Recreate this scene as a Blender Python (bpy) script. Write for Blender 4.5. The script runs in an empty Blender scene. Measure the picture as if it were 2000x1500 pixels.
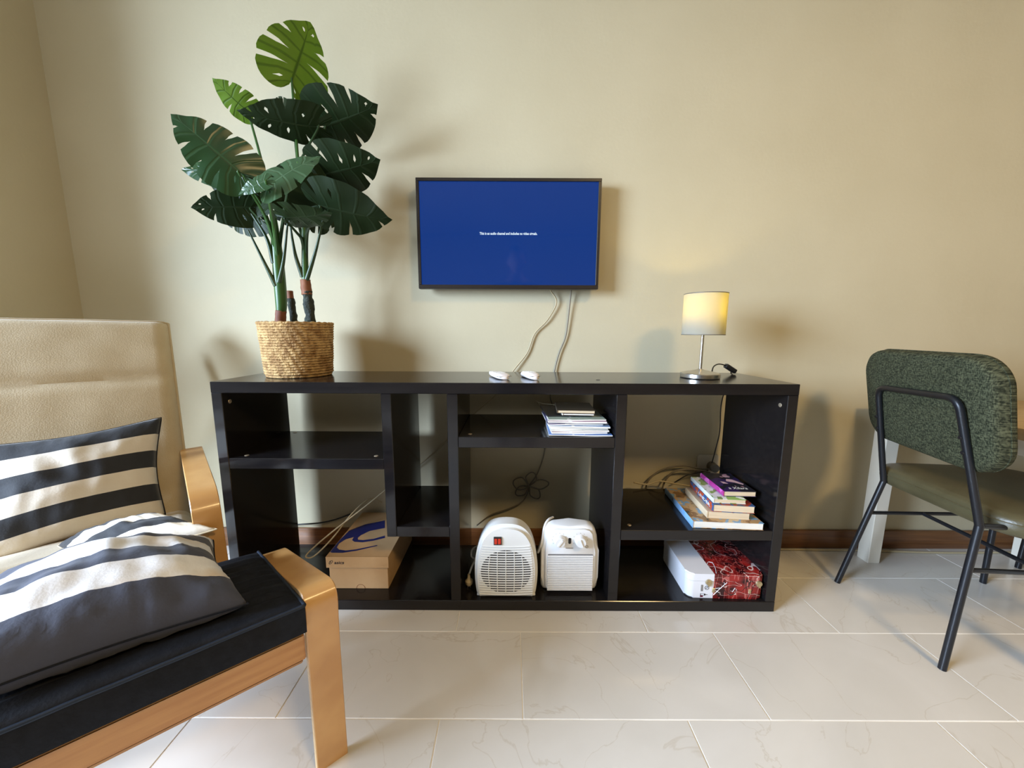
import bpy, bmesh, math, random
from mathutils import Vector, Matrix, noise
from mathutils.geometry import tessellate_polygon

sc = bpy.context.scene
COL = sc.collection
R_ = math.radians

# ------------------------------------------------------------------ camera
cam_d = bpy.data.cameras.new('camera')
cam_d.sensor_width = 36.0
cam_d.lens = 707.088 / 2000.0 * 36.0
cam_d.clip_start = 0.01
cam = bpy.data.objects.new('camera', cam_d)
COL.objects.link(cam)
CAM = Vector((0.02012, -1.39648, 0.87567))
PITCH, YAW, ROLL = -0.1409, 0.0001, -0.0044
rm = Matrix.Rotation(YAW, 3, 'Z') @ Matrix.Rotation(PITCH, 3, 'X') @ Matrix.Rotation(ROLL, 3, 'Y')
cam.matrix_world = Matrix.Translation(CAM) @ (rm @ Matrix(((1, 0, 0), (0, 0, -1), (0, 1, 0)))).to_4x4()
sc.camera = cam

# ------------------------------------------------------------------ world, lights, exposure
w = bpy.data.worlds.new('World')
sc.world = w
w.use_nodes = True
w.node_tree.nodes['Background'].inputs[0].default_value = (0.62, 0.78, 1.0, 1)
w.node_tree.nodes['Background'].inputs[1].default_value = 0.6
sc.view_settings.view_transform = 'Standard'
sc.view_settings.look = 'None'
sc.view_settings.gamma = 1.0
sc.view_settings.use_curve_mapping = False
sc.view_settings.exposure = 0.0


def area(name, loc, target, sx, sy, power, color):
    d = bpy.data.lights.new(name, 'AREA')
    d.shape = 'RECTANGLE'
    d.size = sx
    d.size_y = sy
    d.energy = power
    d.color = color
    o = bpy.data.objects.new(name, d)
    COL.objects.link(o)
    o.location = loc
    o.rotation_euler = (Vector(target) - Vector(loc)).to_track_quat('-Z', 'Y').to_euler()
    return o


# daylight entering through the window of the open room part on the left, and the warm ceiling lamp right behind the camera
sky_l = area('window_daylight', (-3.62, -2.35, 1.45), (0.0, -0.55, -1.2), 1.5, 1.7, 268, (0.62, 0.775, 1.0))
sky_l.data.spread = R_(108)                 # narrowed beam, added to keep the upper wall darker
area('ceiling_lamp_light', (1.4, -2.4, 2.68), (1.4, -2.4, 0), 0.5, 0.5, 58, (1.0, 0.69, 0.31))


# ------------------------------------------------------------------ material helpers
def N(nt, t, **kw):
    n = nt.nodes.new(t)
    for k, v in kw.items():
        setattr(n, k, v)
    return n


def mat(name, col, rough=0.5, metal=0.0, col2=None, scale=20.0, stretch=(1, 1, 1), bump=0.0, bscale=None,
        detail=4.0, spec=0.5, sheen=0.0, coat=0.0, contrast=(0.35, 0.65), rnd=0.0):
    m = bpy.data.materials.new(name)
    m.use_nodes = True
    nt = m.node_tree
    b = nt.nodes['Principled BSDF']
    b.inputs['Roughness'].default_value = rough
    b.inputs['Metallic'].default_value = metal
    b.inputs['Specular IOR Level'].default_value = spec
    b.inputs['Base Color'].default_value = (*col, 1)
    if sheen:
        b.inputs['Sheen Weight'].default_value = sheen
    if coat:
        b.inputs['Coat Weight'].default_value = coat
        b.inputs['Coat Roughness'].default_value = 0.1
    tc = N(nt, 'ShaderNodeTexCoord')
    mp = N(nt, 'ShaderNodeMapping')
    mp.inputs['Scale'].default_value = stretch
    nt.links.new(tc.outputs['Object'], mp.inputs['Vector'])
    if rnd:
        oi = N(nt, 'ShaderNodeObjectInfo')
        mu = N(nt, 'ShaderNodeMath', operation='MULTIPLY')
        mu.inputs[1].default_value = rnd
        nt.links.new(oi.outputs['Random'], mu.inputs[0])
        nt.links.new(mu.outputs[0], mp.inputs['Location'])
    if col2:
        nz = N(nt, 'ShaderNodeTexNoise')
        nz.inputs['Scale'].default_value = scale
        nz.inputs['Detail'].default_value = detail
        nt.links.new(mp.outputs[0], nz.inputs['Vector'])
        cr = N(nt, 'ShaderNodeValToRGB')
        cr.color_ramp.elements[0].position = contrast[0]
        cr.color_ramp.elements[1].position = contrast[1]
        cr.color_ramp.elements[0].color = (*col, 1)
        cr.color_ramp.elements[1].color = (*col2, 1)
        nt.links.new(nz.outputs['Fac'], cr.inputs[0])
        nt.links.new(cr.outputs[0], b.inputs['Base Color'])
    if bump:
        nb = N(nt, 'ShaderNodeTexNoise')
        nb.inputs['Scale'].default_value = bscale or scale
        nb.inputs['Detail'].default_value = 3
        nt.links.new(mp.outputs[0], nb.inputs['Vector'])
        bp = N(nt, 'ShaderNodeBump')
        bp.inputs['Strength'].default_value = bump
        bp.inputs['Distance'].default_value = 0.01
        nt.links.new(nb.outputs['Fac'], bp.inputs['Height'])
        nt.links.new(bp.outputs[0], b.inputs['Normal'])
    return m


def emit(name, col, strength, gloss=0.12):
    m = mat(name, (0.002, 0.003, 0.006), gloss, spec=0.36)
    b = m.node_tree.nodes['Principled BSDF']
    b.inputs['Emission Color'].default_value = (*col, 1)
    b.inputs['Emission Strength'].default_value = strength
    return m


M = {}
M['wall'] = mat('wall_paint', (0.505, 0.448, 0.305), 0.7, col2=(0.53, 0.473, 0.327), scale=3, bump=0.04, bscale=90, spec=0.25)
M['ceiling'] = mat('ceiling_paint', (0.62, 0.59, 0.52), 0.8)
M['grout'] = mat('grout', (0.90, 0.87, 0.82), 0.8, col2=(0.74, 0.70, 0.64), scale=8)
M['base'] = mat('skirting_wood', (0.20, 0.085, 0.028), 0.35, col2=(0.13, 0.05, 0.017), scale=9, stretch=(0.6, 6, 14))
M['black'] = mat('black_brown_foil', (0.0070, 0.0060, 0.0064), 0.15, col2=(0.0100, 0.0085, 0.0086), scale=16, stretch=(0.35, 5, 5), spec=0.42)
M['capmetal'] = mat('fitting_cap', (0.42, 0.34, 0.24), 0.35, 0.6)
M['birch'] = mat('birch_veneer', (0.50, 0.255, 0.080), 0.32, col2=(0.60, 0.335, 0.120), scale=7, stretch=(1.5, 1.5, 1.5), detail=3, coat=0.25)
M['birch_edge'] = mat('birch_edge', (0.66, 0.46, 0.25), 0.45, col2=(0.55, 0.35, 0.17), scale=40, stretch=(1, 1, 6))
M['rail'] = mat('birch_rail', (0.44, 0.20, 0.055), 0.4, col2=(0.53, 0.265, 0.082), scale=6, stretch=(6, 1, 14), detail=3)
M['cream'] = mat('cream_cotton', (0.47, 0.375, 0.235), 0.85, col2=(0.505, 0.41, 0.265), scale=14, bump=0.12, bscale=300, sheen=0.2)
M['blackcloth'] = mat('black_cotton', (0.0055, 0.0065, 0.010), 0.75, col2=(0.009, 0.0105, 0.016), scale=60, bump=0.1, bscale=200, spec=0.2)
M['navypipe'] = mat('piping_cloth', (0.010, 0.017, 0.032), 0.6, spec=0.3)
M['tvframe'] = mat('tv_frame', (0.017, 0.013, 0.011), 0.3, col2=(0.022, 0.017, 0.014), scale=30, stretch=(1, 1, 20))
M['cable'] = mat('beige_cable', (0.44, 0.36, 0.22), 0.5)
M['cablegrey'] = mat('grey_cable', (0.17, 0.145, 0.105), 0.5)
M['cablewhite'] = mat('white_cable', (0.72, 0.71, 0.68), 0.4)
M['blackplastic'] = mat('black_plastic', (0.012, 0.012, 0.013), 0.35)
M['whiteplastic'] = mat('white_plastic', (0.78, 0.78, 0.77), 0.32)
M['remote'] = mat('remote_plastic', (0.80, 0.76, 0.76), 0.3)
M['heater'] = mat('heater_plastic', (0.72, 0.72, 0.70), 0.34, col2=(0.75, 0.75, 0.73), scale=6)
M['heater2'] = mat('heater_plastic_cool', (0.76, 0.77, 0.78), 0.34, col2=(0.79, 0.80, 0.81), scale=6)
M['dark'] = mat('dark_void', (0.03, 0.03, 0.032), 0.7)
M['voidshadow'] = mat('heater_void_shadow', (0.016, 0.016, 0.018), 0.8)  # painted shade for the inside of the round grille
M['gap'] = mat('heater_gap_shadow', (0.16, 0.16, 0.165), 0.8)  # painted shade for the slots between the front ribs
M['red'] = mat('red_rocker', (0.55, 0.03, 0.012), 0.25)
M['steel'] = mat('brushed_steel', (0.62, 0.60, 0.56), 0.28, 1.0, col2=(0.56, 0.54, 0.50), scale=30, stretch=(1, 1, 30))
M['blackmetal'] = mat('black_powder_metal', (0.010, 0.011, 0.014), 0.38, 0.2)
M['leather'] = mat('olive_leather', (0.066, 0.056, 0.027), 0.36, col2=(0.082, 0.070, 0.035), scale=14, bump=0.08, bscale=220)
M['tablewhite'] = mat('table_white', (0.72, 0.68, 0.58), 0.5, col2=(0.75, 0.71, 0.61), scale=5)
M['tabletop'] = mat('table_top_wood', (0.50, 0.36, 0.20), 0.4, col2=(0.42, 0.29, 0.15), scale=8, stretch=(0.6, 8, 8))
M['card'] = mat('kraft_card', (0.47, 0.285, 0.135), 0.75, col2=(0.50, 0.31, 0.15), scale=18, spec=0.25)
M['logoblue'] = mat('print_blue', (0.010, 0.014, 0.105), 0.5)
M['ink'] = mat('print_black', (0.012, 0.011, 0.014), 0.5)
M['pages'] = mat('book_pages', (0.66, 0.53, 0.36), 0.8, col2=(0.56, 0.44, 0.29), scale=60, stretch=(0.3, 0.3, 14))
M['pageswhite'] = mat('white_pages', (0.78, 0.75, 0.68), 0.7, col2=(0.66, 0.63, 0.56), scale=60, stretch=(0.3, 0.3, 14))
M['soil'] = mat('dark_soil', (0.035, 0.024, 0.015), 0.95, col2=(0.06, 0.04, 0.025), scale=60, bump=0.6)
M['rope'] = mat('seagrass_rope', (0.27, 0.14, 0.042), 0.8, col2=(0.56, 0.36, 0.145), scale=55, stretch=(1, 1, 0.7), bump=0.5, bscale=190)
M['stalk'] = mat('green_stalk', (0.022, 0.075, 0.010), 0.4, col2=(0.036, 0.105, 0.016), scale=20, stretch=(1, 1, 0.2))
M['petiole'] = mat('petiole_green', (0.014, 0.036, 0.008), 0.4, col2=(0.02, 0.05, 0.011), scale=20)
M['sheath'] = mat('orange_sheath', (0.24, 0.085, 0.028), 0.7, col2=(0.13, 0.04, 0.018), scale=40, stretch=(1, 1, 0.3))
M['fibre'] = mat('dark_fibre_trunk', (0.012, 0.018, 0.012), 0.8, col2=(0.03, 0.04, 0.026), scale=60, bump=0.8, bscale=80)
M['tinwhite'] = mat('tin_white', (0.74, 0.75, 0.80), 0.22)
M['brass'] = mat('tin_latch', (0.62, 0.52, 0.33), 0.3, 0.9)
M['glassy'] = mat('socket_plastic', (0.55, 0.50, 0.40), 0.25)
M['screen'] = emit('screen_blue', (0.0040, 0.036, 0.215), 1.0, 0.07)
M['screentext'] = emit('screen_text', (0.72, 0.88, 1.0), 1.0, 0.5)
M['bulb'] = emit('bulb_glow', (1.0, 0.70, 0.25), 4.0, 0.5)
M['trimwhite'] = mat('white_trim', (0.72, 0.70, 0.64), 0.4)


def leaf_mat(name, c1, c2, vein, rough, trans):
    m = bpy.data.materials.new(name)
    m.use_nodes = True
    nt = m.node_tree
    b = nt.nodes['Principled BSDF']
    out = nt.nodes['Material Output']
    b.inputs['Roughness'].default_value = rough
    b.inputs['Specular IOR Level'].default_value = 0.5 if rough < .4 else 0.16
    uv = N(nt, 'ShaderNodeUVMap')
    sp = N(nt, 'ShaderNodeSeparateXYZ')
    nt.links.new(uv.outputs[0], sp.inputs[0])
    # side vein in the middle of every finger: u is stored as (finger index + fraction)
    fr = N(nt, 'ShaderNodeMath', operation='FRACT')
    nt.links.new(sp.outputs['X'], fr.inputs[0])
    su = N(nt, 'ShaderNodeMath', operation='SUBTRACT')
    su.inputs[1].default_value = 0.5
    nt.links.new(fr.outputs[0], su.inputs[0])
    ab = N(nt, 'ShaderNodeMath', operation='ABSOLUTE')
    nt.links.new(su.outputs[0], ab.inputs[0])
    l1 = N(nt, 'ShaderNodeMapRange')
    l1.inputs['From Min'].default_value = 0.03
    l1.inputs['From Max'].default_value = 0.11
    l1.inputs['To Min'].default_value = 0.75
    l1.inputs['To Max'].default_value = 0.0
    nt.links.new(ab.outputs[0], l1.inputs['Value'])
    l2 = N(nt, 'ShaderNodeMapRange')
    l2.inputs['From Min'].default_value = 0.015
    l2.inputs['From Max'].default_value = 0.055
    l2.inputs['To Min'].default_value = 1.0
    l2.inputs['To Max'].default_value = 0.0
    nt.links.new(sp.outputs['Y'], l2.inputs['Value'])
    mx = N(nt, 'ShaderNodeMath', operation='MAXIMUM')
    nt.links.new(l1.outputs[0], mx.inputs[0])
    nt.links.new(l2.outputs[0], mx.inputs[1])
    tc = N(nt, 'ShaderNodeTexCoord')
    nz = N(nt, 'ShaderNodeTexNoise')
    nz.inputs['Scale'].default_value = 14
    nt.links.new(tc.outputs['Object'], nz.inputs['Vector'])
    m1 = N(nt, 'ShaderNodeMix', data_type='RGBA')
    m1.inputs['A'].default_value = (*c1, 1)
    m1.inputs['B'].default_value = (*c2, 1)
    nt.links.new(nz.outputs['Fac'], m1.inputs['Factor'])
    m2 = N(nt, 'ShaderNodeMix', data_type='RGBA')
    m2.inputs['B'].default_value = (*vein, 1)
    nt.links.new(mx.outputs[0], m2.inputs['Factor'])
    nt.links.new(m1.outputs['Result'], m2.inputs['A'])
    nt.links.new(m2.outputs['Result'], b.inputs['Base Color'])
    bp = N(nt, 'ShaderNodeBump')
    bp.inputs['Strength'].default_value = 0.35
    bp.inputs['Distance'].default_value = 0.004
    bp.invert = True
    nt.links.new(mx.outputs[0], bp.inputs['Height'])
    nt.links.new(bp.outputs[0], b.inputs['Normal'])
    tr = N(nt, 'ShaderNodeBsdfTranslucent')
    nt.links.new(m2.outputs['Result'], tr.inputs['Color'])
    ms = N(nt, 'ShaderNodeMixShader')
    ms.inputs[0].default_value = trans
    nt.links.new(b.outputs[0], ms.inputs[1])
    nt.links.new(tr.outputs[0], ms.inputs[2])
    nt.links.new(ms.outputs[0], out.inputs['Surface'])
    return m


M['leafL'] = leaf_mat('lit_young_leaf', (0.085, 0.17, 0.012), (0.14, 0.24, 0.022), (0.05, 0.10, 0.01), 0.42, 0.3)  # brighter copy: backlight and warm light put into the green
M['leafM'] = leaf_mat('glossy_leaf', (0.012, 0.046, 0.014), (0.020, 0.064, 0.019), (0.032, 0.080, 0.028), 0.3, 0.1)
M['leafS'] = leaf_mat('sage_leaf', (0.032, 0.080, 0.032), (0.048, 0.105, 0.045), (0.08, 0.15, 0.075), 0.28, 0.12)
M['leafD'] = leaf_mat('shaded_leaf', (0.0095, 0.021, 0.006), (0.016, 0.031, 0.009), (0.019, 0.035, 0.012), 0.45, 0.12)  # darker copy: shade of undersides and inner leaves put into the colour


def tile_mat():
    m = mat('beige_marble_tile', (0.50, 0.435, 0.335), 0.14, rnd=37.0, spec=0.5)
    nt = m.node_tree
    b = nt.nodes['Principled BSDF']
    mp = [n for n in nt.nodes if n.type == 'MAPPING'][0]
    nz = N(nt, 'ShaderNodeTexNoise')
    nz.inputs['Scale'].default_value = 3.5
    nz.inputs['Detail'].default_value = 5
    nz.inputs['Distortion'].default_value = 0.8
    nt.links.new(mp.outputs[0], nz.inputs['Vector'])
    cr = N(nt, 'ShaderNodeValToRGB')
    e = cr.color_ramp.elements
    e[0].position, e[0].color = 0.3, (0.585, 0.55, 0.495, 1)
    e[1].position, e[1].color = 0.7, (0.645, 0.61, 0.56, 1)
    nt.links.new(nz.outputs['Fac'], cr.inputs[0])
    # thin wandering veins: the zero crossing of a second noise
    nv = N(nt, 'ShaderNodeTexNoise')
    nv.inputs['Scale'].default_value = 2.6
    nv.inputs['Detail'].default_value = 6
    nv.inputs['Distortion'].default_value = 1.4
    nt.links.new(mp.outputs[0], nv.inputs['Vector'])
    s = N(nt, 'ShaderNodeMath', operation='SUBTRACT')
    s.inputs[1].default_value = 0.5
    nt.links.new(nv.outputs['Fac'], s.inputs[0])
    a = N(nt, 'ShaderNodeMath', operation='ABSOLUTE')
    nt.links.new(s.outputs[0], a.inputs[0])
    r = N(nt, 'ShaderNodeMapRange')
    r.inputs['From Max'].default_value = 0.006
    r.inputs['To Min'].default_value = 0.40
    r.inputs['To Max'].default_value = 0.0
    nt.links.new(a.outputs[0], r.inputs['Value'])
    mx = N(nt, 'ShaderNodeMix', data_type='RGBA')
    mx.inputs['B'].default_value = (0.45, 0.38, 0.29, 1)
    nt.links.new(r.outputs[0], mx.inputs['Factor'])
    nt.links.new(cr.outputs[0], mx.inputs['A'])
    nt.links.new(mx.outputs['Result'], b.inputs['Base Color'])
    return m


M['tile'] = tile_mat()


def stripes_mat(name, n, phase, dark, light, stain=0.0):
    """broad printed stripes along the pillow's v direction"""
    m = mat(name, light, 0.85, bump=0.06, bscale=240, sheen=0.1)
    nt = m.node_tree
    b = nt.nodes['Principled BSDF']
    uv = N(nt, 'ShaderNodeUVMap')
    sp = N(nt, 'ShaderNodeSeparateXYZ')
    nt.links.new(uv.outputs[0], sp.inputs[0])
    mu = N(nt, 'ShaderNodeMath', operation='MULTIPLY_ADD')
    mu.inputs[1].default_value = n
    mu.inputs[2].default_value = phase
    nt.links.new(sp.outputs['Y'], mu.inputs[0])
    fr = N(nt, 'ShaderNodeMath', operation='FRACT')
    nt.links.new(mu.outputs[0], fr.inputs[0])
    gt = N(nt, 'ShaderNodeMath', operation='GREATER_THAN')
    gt.inputs[1].default_value = 0.5
    nt.links.new(fr.outputs[0], gt.inputs[0])
    tc = N(nt, 'ShaderNodeTexCoord')
    nz = N(nt, 'ShaderNodeTexNoise')
    nz.inputs['Scale'].default_value = 9
    nz.inputs['Detail'].default_value = 3
    nt.links.new(tc.outputs['Object'], nz.inputs['Vector'])
    cr = N(nt, 'ShaderNodeValToRGB')
    e = cr.color_ramp.elements
    e[0].position, e[0].color = 0.55, (*light, 1)
    e[1].position, e[1].color = 0.72, (light[0] * (1 - .2 * stain), light[1] * (1 - .36 * stain), light[2] * (1 - .55 * stain), 1)
    nt.links.new(nz.outputs['Fac'], cr.inputs[0])
    mx = N(nt, 'ShaderNodeMix', data_type='RGBA')
    mx.inputs['B'].default_value = (*dark, 1)
    nt.links.new(cr.outputs[0], mx.inputs['A'])
    nt.links.new(gt.outputs[0], mx.inputs['Factor'])
    nt.links.new(mx.outputs['Result'], b.inputs['Base Color'])
    return m


def weave_mat():
    m = mat('green_tweed', (0.045, 0.062, 0.035), 0.9, spec=0.15)
    nt = m.node_tree
    b = nt.nodes['Principled BSDF']
    tc = N(nt, 'ShaderNodeTexCoord')
    sums = []
    for st in ((1, 110, 700), (1, 520, 160)):
        mp = N(nt, 'ShaderNodeMapping')
        mp.inputs['Scale'].default_value = st
        nt.links.new(tc.outputs['Object'], mp.inputs['Vector'])
        nz = N(nt, 'ShaderNodeTexNoise')
        nz.inputs['Scale'].default_value = 1.0
        nz.inputs['Detail'].default_value = 2
        nt.links.new(mp.outputs[0], nz.inputs['Vector'])
        sums.append(nz.outputs['Fac'])
    ad = N(nt, 'ShaderNodeMath', operation='MULTIPLY')
    nt.links.new(sums[0], ad.inputs[0])
    nt.links.new(sums[1], ad.inputs[1])
    cr = N(nt, 'ShaderNodeValToRGB')
    e = cr.color_ramp.elements
    e[0].position, e[0].color = 0.17, (0.014, 0.0165, 0.009, 1)
    e[1].position, e[1].color = 0.36, (0.090, 0.094, 0.052, 1)
    nt.links.new(ad.outputs[0], cr.inputs[0])
    nt.links.new(cr.outputs[0], b.inputs['Base Color'])
    bp = N(nt, 'ShaderNodeBump')
    bp.inputs['Strength'].default_value = 0.5
    bp.inputs['Distance'].default_value = 0.004
    nt.links.new(ad.outputs[0], bp.inputs['Height'])
    nt.links.new(bp.outputs[0], b.inputs['Normal'])
    return m


M['tweed'] = weave_mat()


def shade_mat():
    m = bpy.data.materials.new('lampshade_cloth')
    m.use_nodes = True
    nt = m.node_tree
    b = nt.nodes['Principled BSDF']
    out = nt.nodes['Material Output']
    b.inputs['Base Color'].default_value = (0.34, 0.36, 0.36, 1)
    b.inputs['Roughness'].default_value = 0.9
    tr = N(nt, 'ShaderNodeBsdfTranslucent')
    tr.inputs['Color'].default_value = (0.88, 0.80, 0.34, 1)
    ms = N(nt, 'ShaderNodeMixShader')
    ms.inputs[0].default_value = 0.40
    nt.links.new(b.outputs[0], ms.inputs[1])
    nt.links.new(tr.outputs[0], ms.inputs[2])
    nt.links.new(ms.outputs[0], out.inputs['Surface'])
    return m


M['shade'] = shade_mat()


def patch_mat(name, cols, scale, rough=0.35, stretch=(1, 1, 1)):
    """printed cover art: a few flat colours in irregular patches"""
    m = mat(name, cols[0], rough)
    nt = m.node_tree
    b = nt.nodes['Principled BSDF']
    tc = N(nt, 'ShaderNodeTexCoord')
    mp = N(nt, 'ShaderNodeMapping')
    mp.inputs['Scale'].default_value = stretch
    nt.links.new(tc.outputs['Object'], mp.inputs['Vector'])
    nz = N(nt, 'ShaderNodeTexNoise')
    nz.inputs['Scale'].default_value = scale
    nz.inputs['Detail'].default_value = 2
    nt.links.new(mp.outputs[0], nz.inputs['Vector'])
    cr = N(nt, 'ShaderNodeValToRGB')
    cr.color_ramp.interpolation = 'CONSTANT'
    e = cr.color_ramp.elements
    n = len(cols)
    while len(e) < n:
        e.new(0.5)
    for i, c in enumerate(cols):
        e[i].position = 0.0 if i == 0 else 0.34 + 0.32 * (i - 1) / max(1, n - 2)
        e[i].color = (*c, 1)
    nt.links.new(nz.outputs['Fac'], cr.inputs[0])
    nt.links.new(cr.outputs[0], b.inputs['Base Color'])
    return m


# ------------------------------------------------------------------ object helpers
ROOTS = {}


def root(name, label, cat, loc=(0, 0, 0), rz=0.0, group=None):
    o = bpy.data.objects.new(name, None)
    o.empty_display_size = 0.05
    COL.objects.link(o)
    o.location = loc
    o.rotation_euler = (0, 0, rz)
    o['label'] = label
    o['category'] = cat
    if group:
        o['group'] = group
    ROOTS[o] = Matrix.Translation(loc) @ Matrix.Rotation(rz, 4, 'Z')
    return o


def tag(o, label, cat, group=None):
    o['label'] = label
    o['category'] = cat
    if group:
        o['group'] = group
    return o


def link(name, me, mats, parent=None, label=None, kind=None):
    """mesh given in world coordinates; parented meshes are moved into the root's frame"""
    if not isinstance(mats, (list, tuple)):
        mats = [mats]
    for mm in mats:
        me.materials.append(mm)
    o = bpy.data.objects.new(name, me)
    COL.objects.link(o)
    if parent is not None:
        me.transform(ROOTS[parent].inverted())
        o.parent = parent
        ROOTS[o] = ROOTS[parent]
    else:
        ROOTS[o] = Matrix.Identity(4)
    if label:
        o['label'] = label
    if kind:
        o['kind'] = kind
    return o


def fin(bm, name, smooth=False, angle=None):
    bmesh.ops.recalc_face_normals(bm, faces=bm.faces[:])
    me = bpy.data.meshes.new(name)
    bm.to_mesh(me)
    bm.free()
    if smooth:
        for p in me.polygons:
            p.use_smooth = True
        if angle:
            me.set_sharp_from_angle(angle=R_(angle))
    return me


def bm_box(bm, lo, hi, mtx=None):
    v = []
    for z in (lo[2], hi[2]):
        for y in (lo[1], hi[1]):
            for x in (lo[0], hi[0]):
                p = Vector((x, y, z))
                v.append(bm.verts.new(mtx @ p if mtx else p))
    f = [(0, 2, 3, 1), (4, 5, 7, 6), (0, 1, 5, 4), (2, 6, 7, 3), (0, 4, 6, 2), (1, 3, 7, 5)]
    return [bm.faces.new([v[i] for i in q]) for q in f]


def box(name, lo, hi, m, parent=None, bev=0.0015, label=None, kind=None, mtx=None, seg=1):
    bm = bmesh.new()
    bm_box(bm, lo, hi, mtx)
    if bev:
        bmesh.ops.bevel(bm, geom=bm.edges[:], offset=bev, segments=seg, affect='EDGES', profile=0.5)
    return link(name, fin(bm, name, bool(bev) and seg > 1, 40), m, parent, label, kind)


def catmull(pts, n=8, closed=False):
    P = [Vector(p) for p in pts]
    out = []
    k = len(P)
    rng = range(k if closed else k - 1)
    for i in rng:
        if closed:
            a, b, c, d = P[(i - 1) % k], P[i], P[(i + 1) % k], P[(i + 2) % k]
        else:
            a = P[i - 1] if i else P[0] * 2 - P[1]
            b, c = P[i], P[i + 1]
            d = P[i + 2] if i + 2 < k else P[-1] * 2 - P[-2]
        for j in range(n):
            t = j / n
            out.append(0.5 * ((2 * b) + (c - a) * t + (2 * a - 5 * b + 4 * c - d) * t * t + (3 * b - a - 3 * c + d) * t ** 3))
    if not closed:
        out.append(P[-1])
    return out


def fillet(pts, r, n=5):
    """polyline with rounded corners"""
    P = [Vector(p) for p in pts]
    out = [P[0]]
    for i in range(1, len(P) - 1):
        a, b, c = P[i - 1], P[i], P[i + 1]
        d1, d2 = (a - b), (c - b)
        k = min(r, d1.length * 0.49, d2.length * 0.49)
        s, e = b + d1.normalized() * k, b + d2.normalized() * k
        for j in range(n + 1):
            t = j / n
            out.append((1 - t) ** 2 * s + 2 * (1 - t) * t * b + t * t * e)
    out.append(P[-1])
    return out


def bm_tube(bm, pts, rad, seg=8, closed=False, cap=True):
    P = [Vector(p) for p in pts]
    n = len(P)
    rf = rad if callable(rad) else (lambda t: rad)
    rings = []
    up = None
    for i in range(n):
        if closed:
            t = P[(i + 1) % n] - P[i - 1]
        else:
            t = P[min(i + 1, n - 1)] - P[max(i - 1, 0)]
        t.normalize()
        if up is None:
            up = Vector((0, 0, 1)) if abs(t.z) < 0.9 else Vector((1, 0, 0))
        up = (up - t * up.dot(t)).normalized()
        s = t.cross(up)
        r = rf(i / max(1, n - 1))
        rings.append([bm.verts.new(P[i] + (up * math.cos(a) + s * math.sin(a)) * r)
                      for a in [2 * math.pi * k / seg for k in range(seg)]])
    for i in range(n if closed else n - 1):
        A, B = rings[i], rings[(i + 1) % n]
        for k in range(seg):
            bm.faces.new((A[k], A[(k + 1) % seg], B[(k + 1) % seg], B[k]))
    if cap and not closed:
        bm.faces.new(rings[0])
        bm.faces.new(rings[-1])


def tube(name, pts, rad, m, parent=None, seg=8, closed=False, label=None):
    bm = bmesh.new()
    bm_tube(bm, pts, rad, seg, closed)
    return link(name, fin(bm, name, True, 50), m, parent, label)


def bm_lathe(bm, prof, c, seg=48, mat_i=0):
    """prof: list of (r, z)"""
    rings = []
    for r, z in prof:
        if r < 1e-6:
            rings.append([bm.verts.new((c[0], c[1], c[2] + z))])
        else:
            rings.append([bm.verts.new((c[0] + r * math.cos(a), c[1] + r * math.sin(a), c[2] + z))
                          for a in [2 * math.pi * k / seg for k in range(seg)]])
    for A, B in zip(rings, rings[1:]):
        for k in range(seg):
            q = []
            for v in (A[k % len(A)], A[(k + 1) % len(A)], B[(k + 1) % len(B)], B[k % len(B)]):
                if v not in q:
                    q.append(v)
            if len(q) > 2:
                bm.faces.new(q).material_index = mat_i


def lathe(name, prof, c, m, parent=None, seg=48, label=None, angle=35):
    bm = bmesh.new()
    bm_lathe(bm, prof, c, seg)
    return link(name, fin(bm, name, True, angle), m, parent, label)


def prism(name, outline, axis_o, ax, ay, depth, m, parent=None, bev=0.0, seg=2, label=None):
    """outline (a, b) in the plane axis_o + a*ax + b*ay, extruded along ax x ay by depth"""
    bm = bmesh.new()
    o, ax, ay = Vector(axis_o), Vector(ax), Vector(ay)
    nrm = ax.cross(ay).normalized()
    A = [bm.verts.new(o + ax * a + ay * b) for a, b in outline]
    B = [bm.verts.new(v.co + nrm * depth) for v in A]
    k = len(A)
    f1 = bm.faces.new(A)
    f2 = bm.faces.new(B)
    for i in range(k):
        bm.faces.new((A[i], A[(i + 1) % k], B[(i + 1) % k], B[i]))
    if bev:
        bmesh.ops.bevel(bm, geom=list(set(f1.edges[:] + f2.edges[:])), offset=bev, segments=seg, affect='EDGES', profile=0.5)
    return link(name, fin(bm, name, True, 35), m, parent, label)


def rrect(w_, h_, r, n=6):
    """rounded rectangle outline centred on 0"""
    out = []
    for cx, cy, a0 in ((w_ / 2 - r, h_ / 2 - r, 0), (-w_ / 2 + r, h_ / 2 - r, 90), (-w_ / 2 + r, -h_ / 2 + r, 180), (w_ / 2 - r, -h_ / 2 + r, 270)):
        for j in range(n + 1):
            a = R_(a0 + 90 * j / n)
            out.append((cx + r * math.cos(a), cy + r * math.sin(a)))
    return out


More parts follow.
